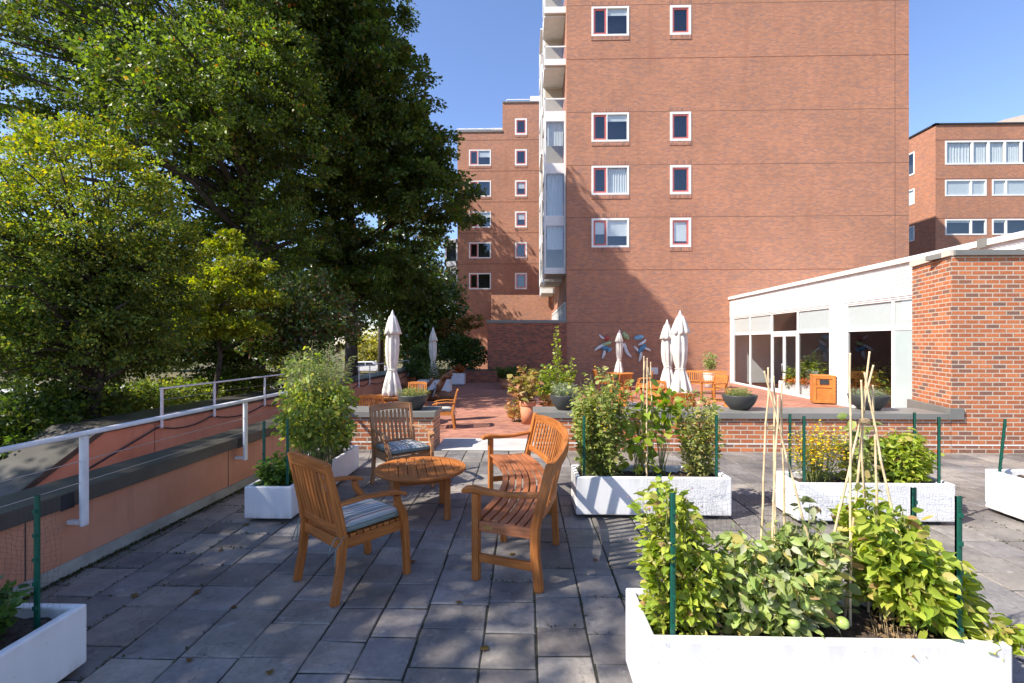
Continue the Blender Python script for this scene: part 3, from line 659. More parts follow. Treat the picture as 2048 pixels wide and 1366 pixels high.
for j,(y0,y1,x0) in enumerate(((3.0,5.6,BX+.12),(6.1,9.0,BX),(9.5,12.4,BX+.15))):
    for i in range(0,6): bay(y0,y1,x0,zb+FH*i+.35*(j%2)-.1,zb+FH*(i+1)+.35*(j%2)-.1,'glass' if (i+j)%3 else 'rail',r)
# glazed base storey of the tower, behind the bays
T2=frameT(TX0,YT+14,0,-1)
for k in range(4): window(T2,r,1.2+3*k,4.0+3*k,2.05,3.85,splits=(.5,),fw=.09,sill=False,glass='glass_big')
mb=MB(T2); mb.box(0,13.6,.5,.55,2,3.9); mb.build('interior',M['dark'],r)
# low wall with white coping in front of the tower's left foot
x0=PY(975,640,YT-.1)[0]; zc=PY(1050,640,YT-.1)[1]
r=empty('courtyard_wall',(x0,YT-.1,TZ),0,'shaded brick wall with pale coping left of the brick tower','wall')
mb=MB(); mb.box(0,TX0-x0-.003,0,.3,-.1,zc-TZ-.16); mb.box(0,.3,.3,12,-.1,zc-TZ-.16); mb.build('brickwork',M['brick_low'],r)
mb=MB(); mb.box(-.04,TX0-x0-.003,-.04,.36,zc-TZ-.158,zc-TZ); mb.build('coping',M['coping_light'],r,bevel=.01)
o=sheet('raised_court',[(x0+.3,YT+.25),(TX0+.02,YT+.25),(TX0+.02,YT+17),(x0+.3,YT+17)],1.9,M['slab'],1.5)
a=px(24.9); r=empty('planting_wall',(a[0],YT-.4,TZ),0,'low shaded brick retaining wall under the dark hedge at the terrace end','wall')
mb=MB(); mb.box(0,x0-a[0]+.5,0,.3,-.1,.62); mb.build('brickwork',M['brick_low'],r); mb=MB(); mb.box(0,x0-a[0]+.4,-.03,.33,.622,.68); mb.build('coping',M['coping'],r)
# ------------------------------------------------------------------ stepped building behind
YM=42.7; r=empty('stepped_building',(0,0,0),0,'distant stepped brick apartment building between the trees and the tower','building')
m0=PY(915,400,YM)[0]; T=frameT(m0,YM,1,0); Xs=lambda u: PY(u,400,YM)[0]-m0; Zs=lambda v: PY(1000,v,YM)[1]
vt=[(299,331),(361,393),(423,455),(484.5,516.5),(546,578.5)]
wins=[(Xs(938),Xs(982),Zs(b_),Zs(a),'d',i) for i,(a,b_) in enumerate(vt)]+[(Xs(1030),Xs(1054),Zs(b_),Zs(a),'s',i) for i,(a,b_) in enumerate([(237.5,270)]+vt)]
x1=Xs(1005); x2=Xs(1100)
mb=MB(T); wall_holes(mb,0,x1,GZ,Zs(263),[w_[:4] for w_ in wins if w_[4]=='d'],.12); wall_holes(mb,x1,x2,GZ,Zs(205),[w_[:4] for w_ in wins if w_[4]=='s'],.12)
mb.box(0,.001,0,14,GZ,Zs(263),'frbtu'); mb.box(x1,x1+.001,0,14,Zs(263),Zs(205),'frbtu'); mb.box(0,x1,0,14,Zs(263)-.01,Zs(263),'flrbu'); mb.box(x1,x2,0,14,Zs(205)-.01,Zs(205),'flrbu'); mb.box(x2-.001,x2,0,14,GZ,Zs(205),'flbtu')
mb.build('wall',M['brick_tower'],r)
mb=MB(T); mb.box(Xs(990),Xs(1125),-5,-.004,GZ,PY(1000,590,YM-5)[1]); mb.build('base_wing',M['brick_tower'],r)
mb=MB(T); mb.box(.05,x2-.05,.6,.62,GZ,Zs(266)); mb.build('interior',M['room'],r)
mb=MB(T); mb.box(Xs(933),Xs(981),3,8,Zs(263),Zs(230)); mb.build('penthouse',M['brick_tower'],r)
window(frameT(m0,YM+2.9,1,0),r,Xs(979),Xs(1004),Zs(263),Zs(227),fw=.35,glass='glass_frost',sill=False)
mb=MB(T); mb.box(-.1,x1-.01,-.08,.1,Zs(264),Zs(260)); mb.box(x1,x2,-.08,.1,Zs(206),Zs(203.5)); mb.build('roof_edge',M['coping_light'],r)
mb=MB(T)
for k in range(6): mb.box(x1*k/5-.02,x1*k/5+.03,.1,.15,Zs(262),Zs(255))
mb.box(-.1,x1,.1,.15,Zs(257),Zs(255)); mb.box(x1+.3,x2,.1,.15,Zs(199),Zs(197.5)); mb.box(x1+.3,x1+.36,.1,.15,Zs(204),Zs(198)); mb.box(Xs(1061),Xs(1080),2,4,Zs(204),Zs(170))
mb.build('roof_railing',M['white_paint'],r)
for v in (280,342,404,466,528): mb=MB(T); mb.box(0,x2,-.004,0,Zs(v)-.03,Zs(v)+.03); mb.build('expansion_joint',M['joint'],r)
for a,b_,z0,z1,k,i in wins:
    if k=='d': window(T,r,a,b_,z0,z1,splits=(.40,),sash=(0,),blinds={1:.45} if i in (0,2) else {},fw=.10)
    else: window(T,r,a,b_,z0,z1,sash=(0,),blinds={0:.5} if i in (2,3) else {},fw=.13)
mb=MB(T)                       # dark glazed bays at its left side
for v0,v1 in ((475,530),(540,605)):
    z1_,z0_=Zs(v0),Zs(v1); mb.box(-1.25,-.01,.5,3.5,z0_,z0_+.45); mb.box(-1.25,-.01,.5,3.5,z1_-.3,z1_); mb.box(-1.25,-1.1,.5,.65,z0_,z1_); mb.box(-.2,-.05,.5,.65,z0_,z1_)
mb.build('bay',M['white_paint'],r)
mb=MB(T)
for v0,v1 in ((475,530),(540,605)): mb.box(-1.2,-.05,.7,3.4,Zs(v1)+.4,Zs(v0)-.2)
mb.build('bay_glass',M['glass_frost'] if False else simple('dark_glass',(.03,.04,.05),.08,.1,b_s=0,spec=1.0),r)
# ------------------------------------------------------------------ far right building
YR=34.4; rx=PY(1871,400,YR)[0]; r=empty('office_building',(0,0,0),0,'four storey brick building with ribbon windows behind the tower at the right','building')
T=frameT(rx,YR,1,0); Xs=lambda u: PY(u,400,YR)[0]-rx; Zs=lambda v: PY(1960,v,YR)[1]
rowsR=[(281,329),(359,392),(438,470)]
holes=[(Xs(1890),Xs(2130),Zs(329),Zs(281))]
for a,b_ in rowsR[1:]: holes+=[(Xs(1890),Xs(1973),Zs(b_),Zs(a)),(Xs(1984),Xs(2067),Zs(b_),Zs(a))]
mb=MB(T); wall_holes(mb,0,22,GZ,Zs(249),holes,.12); mb.box(0,22,0,20,Zs(249)-.01,Zs(249),'flrbu'); mb.build('wall',M['brick_tower'],r)
TL=frameT(rx,YR+18,0,-1); zz=[(Zs(329),Zs(281)),(Zs(392),Zs(359)),(Zs(470),Zs(438))]
hl=[(8,16.2,a,b_) for a,b_ in zz]+[(2,7,a,b_) for a,b_ in zz]
mb=MB(TL); wall_holes(mb,0,18,GZ,Zs(249),hl,.12); mb.build('side_wall',M['brick_tower'],r)
mb=MB(T); mb.box(.6,22,.6,.62,GZ,Zs(252)); mb.box(.5,.6,.6,17.5,GZ,Zs(252)); mb.build('interior',M['room'],r)
mb=MB(T); mb.box(-.08,22,-.08,.2,Zs(249),Zs(246)); mb.box(-.08,.2,-.08,18,Zs(249),Zs(246)); mb.build('roof_edge',M['dark'],r)
window(T,r,*holes[0],splits=(.22,.36,.50,.64,.80),fw=.12,mull=.16,glass='glass',blinds={i:.98 for i in range(0)},sill=False,curtain=(0,1,2,3))
for h in holes[1:3]: window(T,r,*h,splits=(.64 if h[0]<3 else .33,),fw=.10,mull=.12,blinds={0:.97,1:1.0},sill=False)
for h in holes[3:]: window(T,r,*h,splits=(.64 if h[0]<3 else .33,),fw=.10,mull=.12,blinds={0:.15},sill=False)
for i,h in enumerate(hl[:3]): window(TL,r,*h,splits=(.5,),fw=.10,blinds={0:.95,1:.95} if i==1 else {},sill=False)
for v in (281,359,438): mb=MB(T); mb.box(0,22,-.004,0,Zs(v)+.03,Zs(v)+.09); mb.build('expansion_joint',M['joint'],r)
mb=MB(T); a=Xs(1960); zt=Zs(249)
mb.add([(a+.2,1.5,zt),(a+8,1.5,zt),(a+8,1.5,zt+2.2),(a+3.1,1.5,zt+1.0),(a+.2,9,zt),(a+8,9,zt),(a+8,9,zt+2.2),(a+3.1,9,zt+1.0)],[(0,1,2,3),(4,7,6,5),(0,3,7,4),(3,2,6,7),(1,5,6,2)])
mb.build('roof_house',M['beige'],r)
# ------------------------------------------------------------------ teak chairs
V=Vector
def make_chair(wood='teak',cushion=True):
    r=empty('teak_chair',(0,0,0)); W=M[wood]; hw=.255
    tilt=lambda z: -.25 if z<.44 else -.25-(z-.44)*.20-(z-.44)**2*.06
    for s in (-1,1):
        zs=[0,.2,.40,.55,.72,.92]; pts=[V((s*hw,-.25-(.06 if z==0 else .02 if z==.2 else 0)+(tilt(z)+.25 if z>.44 else 0),z)) for z in zs]
        mb=MB(); mb.sweep(pts,[.038]*6,[.055,.055,.058,.052,.045,.032],V((1,0,0))); mb.build('leg',W,r,bevel=.005)
        mb=MB(); mb.sweep([V((s*hw,.262,0)),V((s*hw,.252,.2)),V((s*hw,.235,.40)),V((s*(hw+.012),.215,.47)),V((s*(hw+.02),.165,.55)),V((s*(hw+.024),.155,.605))],[.042]*6,[.048,.05,.056,.05,.042,.042],V((1,0,0))); mb.build('leg',W,r,bevel=.005)
        mb=MB(); mb.sweep([V((s*(hw+.01),tilt(.64)+.01,.645)),V((s*(hw+.022),-.10,.655)),V((s*(hw+.028),.06,.64)),V((s*(hw+.028),.16,.625)),V((s*(hw+.028),.225,.60))],[.045,.05,.062,.062,.05],[.024]*5,V((1,0,0))); mb.build('arm',W,r,bevel=.006)
    mb=MB(); mb.box(-hw+.018,hw-.018,.215,.245,.335,.405); mb.box(-hw+.018,hw-.018,-.265,-.238,.335,.405)
    for s in (-1,1): mb.box(min(s*hw,s*(hw-.026)),max(s*hw,s*(hw-.026)),-.235,.214,.335,.405)
    mb.build('seat_frame',W,r,bevel=.003)
    mb=MB(); n=9
    for k in range(n): y=-.225+k*.052; mb.bar((-hw+.0,y,.417),(hw-.0,y,.417),.043,.02,V((0,1,0)))
    mb.build('seat',W,r,bevel=.003)
    b=MB(); P=lambda x,z,o=0: V((x,tilt(z)+o,z))
    bow=lambda x: .012*(1-(x/hw)**2)
    xs=np.linspace(-hw+.016,hw-.016,9)
    b.sweep([P(x,.885+bow(x)*1.4,-bow(x)*1.5) for x in xs],.030,.082,[V((0,1,.2))]*9)
    b.sweep([P(x,.475,-bow(x)) for x in xs],.026,.05,[V((0,1,.1))]*9)
    for k in range(9):
        x=-hw+.05+k*(2*hw-.1)/8; b.sweep([P(x,.49,-bow(x)),P(x,.66,-bow(x)-.008),P(x,.855,-bow(x)*1.3)],.030,.014,V((1,0,0)))
    b.build('backrest',W,r,bevel=.003)
    if cushion:
        c=MB(); n=10; w0=hw-.012
        def H_(x,y): return .018+.042*max(0,1-abs(x)**6)*max(0,1-abs(y)**6)
        vs=[];fs=[];uv=[]
        for sgn in (1,-1):
            b0=len(vs)
            for j in range(n+1):
                for i in range(n+1):
                    x=-1+2*i/n;y=-1+2*j/n; vs.append((x*w0,-.0+y*.225,.457+sgn*H_(x,y)*(.8 if sgn>0 else .5)))
            for j in range(n):
                for i in range(n):
                    a=b0+j*(n+1)+i; q=[a,a+1,a+n+2,a+n+1]; q=q if sgn>0 else q[::-1]; fs.append(tuple(q)); uv.append([(vs[k][0],vs[k][1]) for k in q])
        rim=[i for i in range(n+1)]+[(j+1)*(n+1)-1 for j in range(1,n+1)]+[n*(n+1)+i for i in range(n-1,-1,-1)]+[j*(n+1) for j in range(n-1,0,-1)]
        o2=(n+1)**2
        for k in range(len(rim)): a,b2=rim[k],rim[(k+1)%len(rim)]; fs.append((a,o2+a,o2+b2,b2)); uv.append([(.3,.2)]*4)
        c.add(vs,fs,uv,True); cu=c.build('cushion',M['stripe'],r); cu['label']='striped cream, green and maroon seat cushion'
        p=MB()
        for dz in (.014,-.012):
            rr=.03; pts=[]
            for cx,cy,a0 in ((w0-rr,.225-rr,0),(-w0+rr,.225-rr,90),(-w0+rr,-.225+rr,180),(w0-rr,-.225+rr,270)):
                for t in (0,30,60,90): pts.append(V((cx+rr*math.cos(R(a0+t)),cy+rr*math.sin(R(a0+t)),.457+dz)))
            pts.append(pts[0]); p.tube(pts,.0055,6,False)
        p.build('piping',M['piping'],cu)
        t=MB()
        for s in (-1,1):
            x=s*hw; t.tube([(x*.9,-.22,.45),(x-.0,-.29,.43),(x+s*.028,-.27,.42),(x+s*.02,-.31,.36),(x+s*.04,-.33,.28)],.0035,5); t.tube([(x+s*.028,-.25,.43),(x-.01,-.295,.43),(x-s*.03,-.32,.36),(x-s*.035,-.33,.31)],.0035,5)
        t.build('tie',M['piping'],cu)
    return r
def face(dx,dy): return math.atan2(-dx,dy)      # rotation so that local +Y points along (dx,dy)
def cw(xc,d,z=0): x,y=c2w(xc,d); return (x,y,z)
near_grp='teak armchairs with striped cushions'
ch=make_chair('teak'); tag(ch,None,'chair')
put(ch,cw(-1.135,3.47),face(.33,.385)+TH,'orange teak armchair seen from behind, nearest the camera, with striped cushion',near_grp)
c2=make_chair('teak_pale'); tag(c2,None,'chair')
put(c2,cw(-1.29,5.64),face(.60,-.80)+TH,'paler weathered teak armchair facing the camera beyond the round coffee table',near_grp)
# ------------------------------------------------------------------ round coffee table
r=empty('coffee_table',cw(-.905,4.74),R(14)+TH,'low round slatted teak coffee table among the chairs and curved bench','table')
mb=MB(); Rt=.445; z0,z1=.428,.455
n=9; sw=2*(Rt-.05)/n
for k in range(n):             # slats inside the ring
    a=-(Rt-.05)+k*sw+.004; b_=a+sw-.008; l=lambda x: math.sqrt(max(0,(Rt-.055)**2-x*x))
    la,lb=l(a)+.02,l(b_)+.02; m=(a+b_)/2; off_=random.uniform(0,30)
    P=[(a,-la),(b_,-lb),(b_,lb),(a,la)]
    vs=[(x,y,z0+.002) for x,y in P]+[(x,y,z1-.0005) for x,y in P]
    mb.add(vs,[(4,5,6,7),(0,1,5,4),(1,2,6,5),(2,3,7,6),(3,0,4,7)],[[(y+off_,x+off_) for x,y in (P[0],P[1],P[2],P[3])]]+[[(0,off_)]*4]*4)
mb.build('slats',M['teak'],r,bevel=.002)
mb=MB(); nn=64
for k in range(nn):
    t0,t1=2*math.pi*k/nn,2*math.pi*(k+1)/nn; q=[]
    for t in (t0,t1):
        for rr,z in ((Rt-.06,z0),(Rt-.004,z0),(Rt,z0+.006),(Rt,z1-.006),(Rt-.004,z1),(Rt-.06,z1)): q.append((rr*math.cos(t),rr*math.sin(t),z))
    L=Rt*t0
    mb.add(q,[(i,i+6,(i+1)%6+6,(i+1)%6) for i in range(6)],[[(L,i*.03),(L+.03,i*.03),(L+.03,i*.03+.03),(L,i*.03+.03)] for i in range(6)])
mb.build('rim',M['teak'],r)
for sx in (-1,1):
    for sy in (-1,1): mb=MB(); mb.sweep([V((sx*.235,sy*.235,0)),V((sx*.235,sy*.235,.427))],.06,.05,V((1,0,0))); mb.build('leg',M['teak'],r,bevel=.005)
mb=MB()
for s in (-1,1):
    mb.bar((s*.235,-.21,.385),(s*.235,.21,.385),.024,.07,V((1,0,0))); mb.bar((-.21,s*.235,.385),(.21,s*.235,.385),.024,.07,V((0,1,0)))
mb.bar((-.3,0,.41),(.3,0,.41),.06,.03,V((0,1,0)))
mb.build('apron',M['teak'],r,bevel=.003)
# ------------------------------------------------------------------ curved bench
cx,cy=c2w(-2.74,4.40); r=empty('curved_bench',(cx,cy,0),TH,'curved teak garden bench with slatted back and scrolled arms right of the coffee table','bench')
A0,A1=R(-21.5),R(20.5); Rf,Rb=2.67,3.115
def pol(a,rr,z): return V((rr*math.cos(a),rr*math.sin(a),z))
def arc(a0,a1,rr,z,n=28): return [pol(a0+(a1-a0)*k/n,rr,z if not callable(z) else z(k/n)) for k in range(n+1)]
for k in range(7):
    rr=Rf+.01+k*.0635; m_=M['teak_red']
    if k==0: mb=MB()
    mb.sweep(arc(A0+R(.3),A1-R(.3),rr,.425-.004*k+.012*abs(k-3)/3),.050,.022,[pol(A0+(A1-A0)*q/28,1,0) for q in range(29)])
mb.build('seat',M['teak_red'],r,bevel=.004)
back=lambda z: Rb+.0+max(0,z-.42)*.24
for a in (A0,A1):
    ta=V((-math.sin(a),math.cos(a),0))
    mb=MB(); mb.sweep([pol(a,Rf-.0,0),pol(a,Rf-.0,.615)],.058,.052,ta); mb.build('leg',M['teak'],r,bevel=.006)
    mb=MB(); mb.sweep([pol(a,Rb+.03,0),pol(a,Rb,.25),pol(a,Rb,.42),pol(a,back(.62),.62),pol(a,back(.82),.82),pol(a,back(.862),.862),pol(a,back(.875),.875)],[.058]*5+[.056,.03],[.06,.062,.062,.058,.056,.056,.03],ta); mb.build('leg',M['teak'],r,bevel=.008)
    mb=MB(); mb.sweep([pol(a,Rf-.10,.615),pol(a,Rf-.085,.632),pol(a,Rf-.02,.642),pol(a,Rf+.10,.632),pol(a,Rf+.27,.63),pol(a,back(.63)-.015,.655)],[.07,.075,.07,.058,.052,.052],[.03,.044,.046,.040,.034,.036],ta); mb.build('arm',M['teak'],r,bevel=.010)
    mb=MB(); mb.bar(pol(a,Rf+.026,.385),pol(a,Rb-.031,.385),.028,.07,ta); mb.build('side_rail',M['teak_red'],r,bevel=.003)
    mb=MB(); mb.bar(pol(a,Rf+.026,.16),pol(a,Rb-.02,.16),.03,.055,ta); mb.build('stretcher',M['teak'],r,bevel=.003)
for f in (.34,.66):
    a=A0+(A1-A0)*f; ta=V((-math.sin(a),math.cos(a),0))
    mb=MB(); mb.sweep([pol(a,Rb+.02,0),pol(a,Rb,.41)],.05,.055,ta); mb.build('leg',M['teak'],r,bevel=.005)
    mb=MB(); mb.sweep([pol(a,Rf+.02,0),pol(a,Rf+.02,.40)],.05,.05,ta); mb.build('leg',M['teak'],r,bevel=.005)
mb=MB(); mb.sweep(arc(A0+R(.6),A1-R(.6),Rf+.03,.382),.026,.07,[pol(A0+(A1-A0)*q/28,1,0) for q in range(29)]); mb.build('front_rail',M['teak_red'],r,bevel=.003)
zc_=lambda t: .835+.045*math.sin(math.pi*min(1,max(0,(t-.02)/.96)))**.55
mb=MB(); n=36; mb.sweep([pol(A0+R(.6)+(A1-A0-R(1.2))*k/n,back(zc_(k/n)),zc_(k/n)-.02) for k in range(n+1)],.032,.085,[pol(A0+(A1-A0)*k/n,1,0) for k in range(n+1)])
n=28; mb.sweep(arc(A0+R(.6),A1-R(.6),back(.49),.49),.028,.055,[pol(A0+(A1-A0)*q/28,1,0) for q in range(29)])
N_=26
for k in range(N_):
    t=(k+.7)/(N_+.4); a=A0+(A1-A0)*t; zt=zc_(t)-.05; mb.bar(pol(a,back(.51),.51),pol(a,back(zt),zt),.034,.014,V((-math.sin(a),math.cos(a),0)))
mb.build('backrest',M['teak'],r,bevel=.004)
a=A0; ta=V((-math.sin(a),math.cos(a),0)); mb=MB(); mb.bar(pol(a,Rf+.06,.385)-ta*.0155,pol(a,Rf+.13,.385)-ta*.0155,.004,.02,ta); mb.build('plaque',M['brass'],r)
# ------------------------------------------------------------------ folded umbrellas
def make_umbrella(seed,hh=2.9,bot=.85,w=1.0,tilt=0):
    r=empty('folded_umbrella',(0,0,0)); rs=np.random.RandomState(seed); ph=rs.rand(8)*6
    mb=MB(); mb.tube([(0,0,.05),(0,0,hh-.1)],.022,10); mb.build('pole',M['teak_bright'],r)
    mb=MB(); mb.lathe([(.26,0),(.26,.05),(.08,.07),(.035,.10),(.035,.28)],20); mb.build('base',M['iron'],r)
    mb=MB(); mb.lathe([(.012,hh-.10),(.05,hh-.085),(.052,hh-.06),(.025,hh-.045),(.036,hh-.02),(.012,hh+.02),(.004,hh+.05)],12); mb.build('finial',M['white_paint'],r)
    NA=56
    def shell(prof,amp,nf,name,phs):
        b=MB(); b.lathe([(q[0]*w,q[1]) for q in prof],NA,fr=lambda a,i:1+amp[min(i,len(amp)-1)]*(abs(math.sin(a*nf/2+phs+.25*math.sin(prof[i][1]*4+phs)))*1.5-1)+.10*math.sin(a+phs+prof[i][1]*2.2)+.05*math.sin(2*a+prof[i][1]*3)); o=b.build(name,M['canvas'],r)
        return o
    L=hh-bot; zt=hh-.09; zz=lambda f: zt-L*f
    tie=.68
    shell([(.02,zz(0)),(.07,zz(.03)),(.12,zz(.12)),(.15,zz(.22)),(.17,zz(.32)),(.165,zz(.45)),(.14,zz(.58)),(.105,zz(.66)),(.10,zz(tie)),(.13,zz(.74)),(.18,zz(.85)),(.22,zz(.95)),(.235,zz(1.0)),(.16,zz(1.005)),(.03,zz(.9))],[0,.1,.15,.18,.22,.25,.28,.2,.12,.25,.3,.33,.34,.3,0],8,'canopy',ph[0])
    shell([(.025,zz(-.012)),(.085,zz(.02)),(.14,zz(.10)),(.185,zz(.19)),(.205,zz(.235)),(.19,zz(.237)),(.12,zz(.12))],[0,.08,.12,.2,.26,.2,.1],8,'vent_flap',ph[1])
    mb=MB(); q=[(.112*w*math.cos(t)*1.06,.112*w*math.sin(t)*1.06,zz(tie)+.01*math.sin(t*3)) for t in np.linspace(0,2*math.pi,19)]; mb.tube(q,.012,6,False); mb.build('tie_strap',M['canvas'],r)
    return r
G_='folded cream umbrellas on the brick terrace'
for seed,u,d,hh,bot,ww,lab in ((1,785,12.2,2.88,.84,1.0,'closed cream umbrella, the big sunlit one left of the terrace entrance'),(2,867,20.5,2.7,.72,.85,'closed umbrella in shade left of the brick courtyard wall, rising behind the driftwood'),
        (3,1361,12.3,2.88,.86,1.12,'closed cream umbrella at the right table, the taller one of the overlapping pair'),(4,1338,14.6,2.75,.80,1.0,'closed cream umbrella partly hidden behind the taller one of the pair'),(5,1238,21.5,2.62,.80,.85,'closed umbrella standing before the wall sculptures')):
    p=PD(u,700,d); o=make_umbrella(seed,hh,bot,ww); tag(o,lab,'umbrella',G_); o.location=(p.x,p.y,TZ); o.rotation_euler=(R(random.uniform(-1,1)),R(random.uniform(-1,1)),seed)
# ------------------------------------------------------------------ terrace tables, chairs, bench
def make_table(rad,wood='teak_bright',square=False):
    r=empty('terrace_table',(0,0,0)); z=.73
    mb=MB()
    if not square:
        n=11; sw=2*rad/n
        for k in range(n):
            a=-rad+k*sw+.004; b_=a+sw-.008; l=lambda x: math.sqrt(max(.004,rad**2-x*x)); P=[(a,-l(a)),(b_,-l(b_)),(b_,l(b_)),(a,l(a))]
            if abs(a)>abs(b_): P=[(a,-l(a)),(b_,-l(b_)),(b_,l(b_)),(a,l(a))]
            mb.prism(P,z-.03,z)
    else:
        for k in range(9): a=-rad+k*2*rad/9+.004; mb.box(a,a+2*rad/9-.008,-rad,rad,z-.03,z)
    mb.build('tabletop',M[wood],r)
    mb=MB(); q=rad*.62
    for s in (-1,1): mb.box(-q,q,s*q-.012,s*q+.012,z-.10,z-.032); mb.box(s*q-.012,s*q+.012,-q+.013,q-.013,z-.10,z-.032)
    mb.build('apron',M[wood],r)
    for sx in (-1,1):
        for sy in (-1,1): mb=MB(); mb.box(sx*q-.03,sx*q+.03,sy*q-.03,sy*q+.03,0,z-.101); mb.build('leg',M[wood],r,bevel=.004)
    return r
def at(u,d): p=PD(u,700,d); return p.x,p.y
tg='round teak tables on the brick terrace'; cg='teak armchairs on the brick terrace'
def place_t(u,d,rad,label,sq=False): o=make_table(rad,square=sq); tag(o,label,'table',tg); x,y=at(u,d); o.location=(x,y,TZ); return x,y
tx,ty=place_t(792,12.25,.62,'round teak table around the pole of the big left umbrella')
place_t(1346,12.6,.66,'round teak table around the pole of the tall right-hand umbrella'); place_t(1310,14.9,.55,'teak table around the pole of the half-hidden right umbrella'); place_t(1240,21.2,.6,'teak table under the umbrella beside the wall sculptures')
cA=make_chair('teak_bright',True); tag(cA,None,'chair'); cB=make_chair('teak_bright',False); tag(cB,None,'chair')
spots=[(752,10.95,0,'N','slatted teak chair back just behind the left low wall, facing away',0),
 (885,11.75,96,'C','teak chair seen from the side beside the path, with white striped cushion',1),
 (832,13.7,185,'N','teak chair on the far side of the left umbrella table behind the planted bowl',0),
 (1352,11.3,4,'C','teak chair seen from behind in front of the tall right umbrella table',1),
 (1430,12.0,75,'C','teak chair at the right end of the right umbrella table, sideways with cushion',1),
 (1262,12.6,-75,'C','teak chair at the left end of the right umbrella table, sideways with cushion',1),
 (1320,14.1,180,'N','teak chair facing the camera just beyond the right umbrella table',0),
 (1242,17.9,20,'N','teak chair in half shade nearer than the sculptures, back towards the camera',0),
 (1287,19.2,70,'N','shaded teak chair to the right of the sculpture table',0),
 (1205,20.3,-80,'N','shaded teak chair to the left of the sculpture table',0)]
usedA=usedB=False
for u,d,rz,k,lab,_ in spots:
    x,y=at(u,d)
    if k=='C': o=cA if not usedA else copy_tree(cA); usedA=True
    else: o=cB if not usedB else copy_tree(cB); usedB=True
    put(o,(x,y,TZ),R(rz),lab,cg)
# far bench with arms
def make_bench(wid):
    r=empty('garden_bench',(0,0,0)); W=M['teak_bright']
    for s in (-1,1):
        x=s*wid/2; mb=MB(); mb.sweep([V((x,.25,0)),V((x,.25,.62))],.05,.05,V((1,0,0))); mb.build('leg',W,r); mb=MB(); mb.sweep([V((x,-.25,0)),V((x,-.25,.42)),V((x,-.36,.9))],.05,.05,V((1,0,0))); mb.build('leg',W,r)
        mb=MB(); mb.sweep([V((x,-.30,.64)),V((x,.3,.64))],.06,.035,V((1,0,0))); mb.build('arm',W,r)
    mb=MB(); 
    for k in range(7): mb.box(-wid/2+.03,wid/2-.03,-.22+k*.068,-.165+k*.068,.41,.43)
    mb.build('seat',W,r); mb=MB(); mb.bar((-wid/2,-.365,.88),(wid/2,-.365,.88),.03,.08,V((0,1,0))); mb.bar((-wid/2,-.27,.5),(wid/2,-.27,.5),.03,.05,V((0,1,0)))
    n=int(wid/.075)
    for k in range(n): x=-wid/2+.05+k*(wid-.1)/(n-1); mb.bar((x,-.275,.51),(x,-.355,.86),.035,.014,V((1,0,0)))
    mb.build('backrest',W,r); return r
b=make_bench(1.5); tag(b,None,'bench'); x,y=at(1412,19.3); put(b,(x,y,TZ),R(160),'long teak bench against the brick tower wall below the potted variegated shrub','teak benches by the tower wall')
b2=make_bench(.62); tag(b2,None,'bench'); x,y=at(1427,17.0); put(b2,(x,y,TZ),R(112),'short teak armchair bench turned sideways in front of the long wall bench','teak benches by the tower wall')
# ------------------------------------------------------------------ litter bin
p=PD(1647,700,17.9); p=Vector((at(1645,16.4)[0],at(1645,16.4)[1],TZ)); r=empty('litter_bin',p,R(-22),'tall orange wooden litter bin with square opening, between the flower planters','bin')
W=M['teak_bright']; mb=MB(); w_=.32; hh=1.02
mb.box(-w_,w_,-w_+.02,w_,.04,hh-.08); mb.build('body',W,r,bevel=.006)
mb=MB(); mb.box(-w_-.015,w_+.015,-w_-.005,w_+.015,hh-.079,hh-.045); mb.build('lid',W,r,bevel=.006)
mb=MB(); 
for x0_,x1_,a_,c_ in ((-w_,-w_+.09,.04,hh-.08),(w_-.09,w_,.04,hh-.08),(-w_+.09,w_-.09,hh-.16,hh-.08),(-w_+.09,w_-.09,.04,.12),(-w_+.09,w_-.09,.56,.62)): mb.box(x0_,x1_,-w_-.004,-w_+.019,a_,c_)
mb.build('door',W,r,bevel=.003); mb=MB(); mb.box(-.13,.13,-w_-.002,-w_+.021,.67,.83); mb.build('opening',M['dark'],r)
for k in range(6): 
    if k==0: mb=MB()
    mb.box(-w_-.006,-w_-.001,-w_+.02+k*.105,-w_+.115+k*.105,.05,hh-.09)
mb.build('side_boards',W,r)
# ------------------------------------------------------------------ driftwood sculpture
p=at(872,17.0); r=empty('driftwood_sculpture',(p[0],p[1],TZ),0,'gnarled reddish driftwood sculpture with grey boards lying on the terrace left of the path','sculpture')
mb=MB(); mb.tube([(-.6,0,.12),(-.2,.1,.2),(.3,0,.18),(.7,-.05,.14)],[.1,.2,.19,.08],10); mb.tube([(-.1,0,.2),(.15,0,.55),(.3,.05,.85),(.55,0,.98)],[.13,.12,.10,.09],9); mb.tube([(.25,0,.75),(.4,-.2,.9),(.5,-.25,.88)],[.08,.07,.03],8); mb.tube([(.4,.05,.93),(.6,.2,1.08),(.72,.2,1.02)],[.07,.05,.02],8); mb.tube([(-.45,0,.2),(-.35,0,.5),(-.1,0,.78)],[.10,.08,.05],8)
mb.build('trunk_wood',M['driftwood'],r)
mb=MB(); mb.sweep([V((-.62,-.18,.15)),V((-.42,-.2,.5)),V((-.12,-.2,.82))],.16,.04,V((0,1,0))); mb.sweep([V((-.05,-.3,.2)),V((.05,-.32,.5)),V((.02,-.3,.7))],.12,.04,V((0,1,0))); mb.build('grey_board',simple('aged_board',(.28,.33,.34),.8,.3,8),r,bevel=.01)
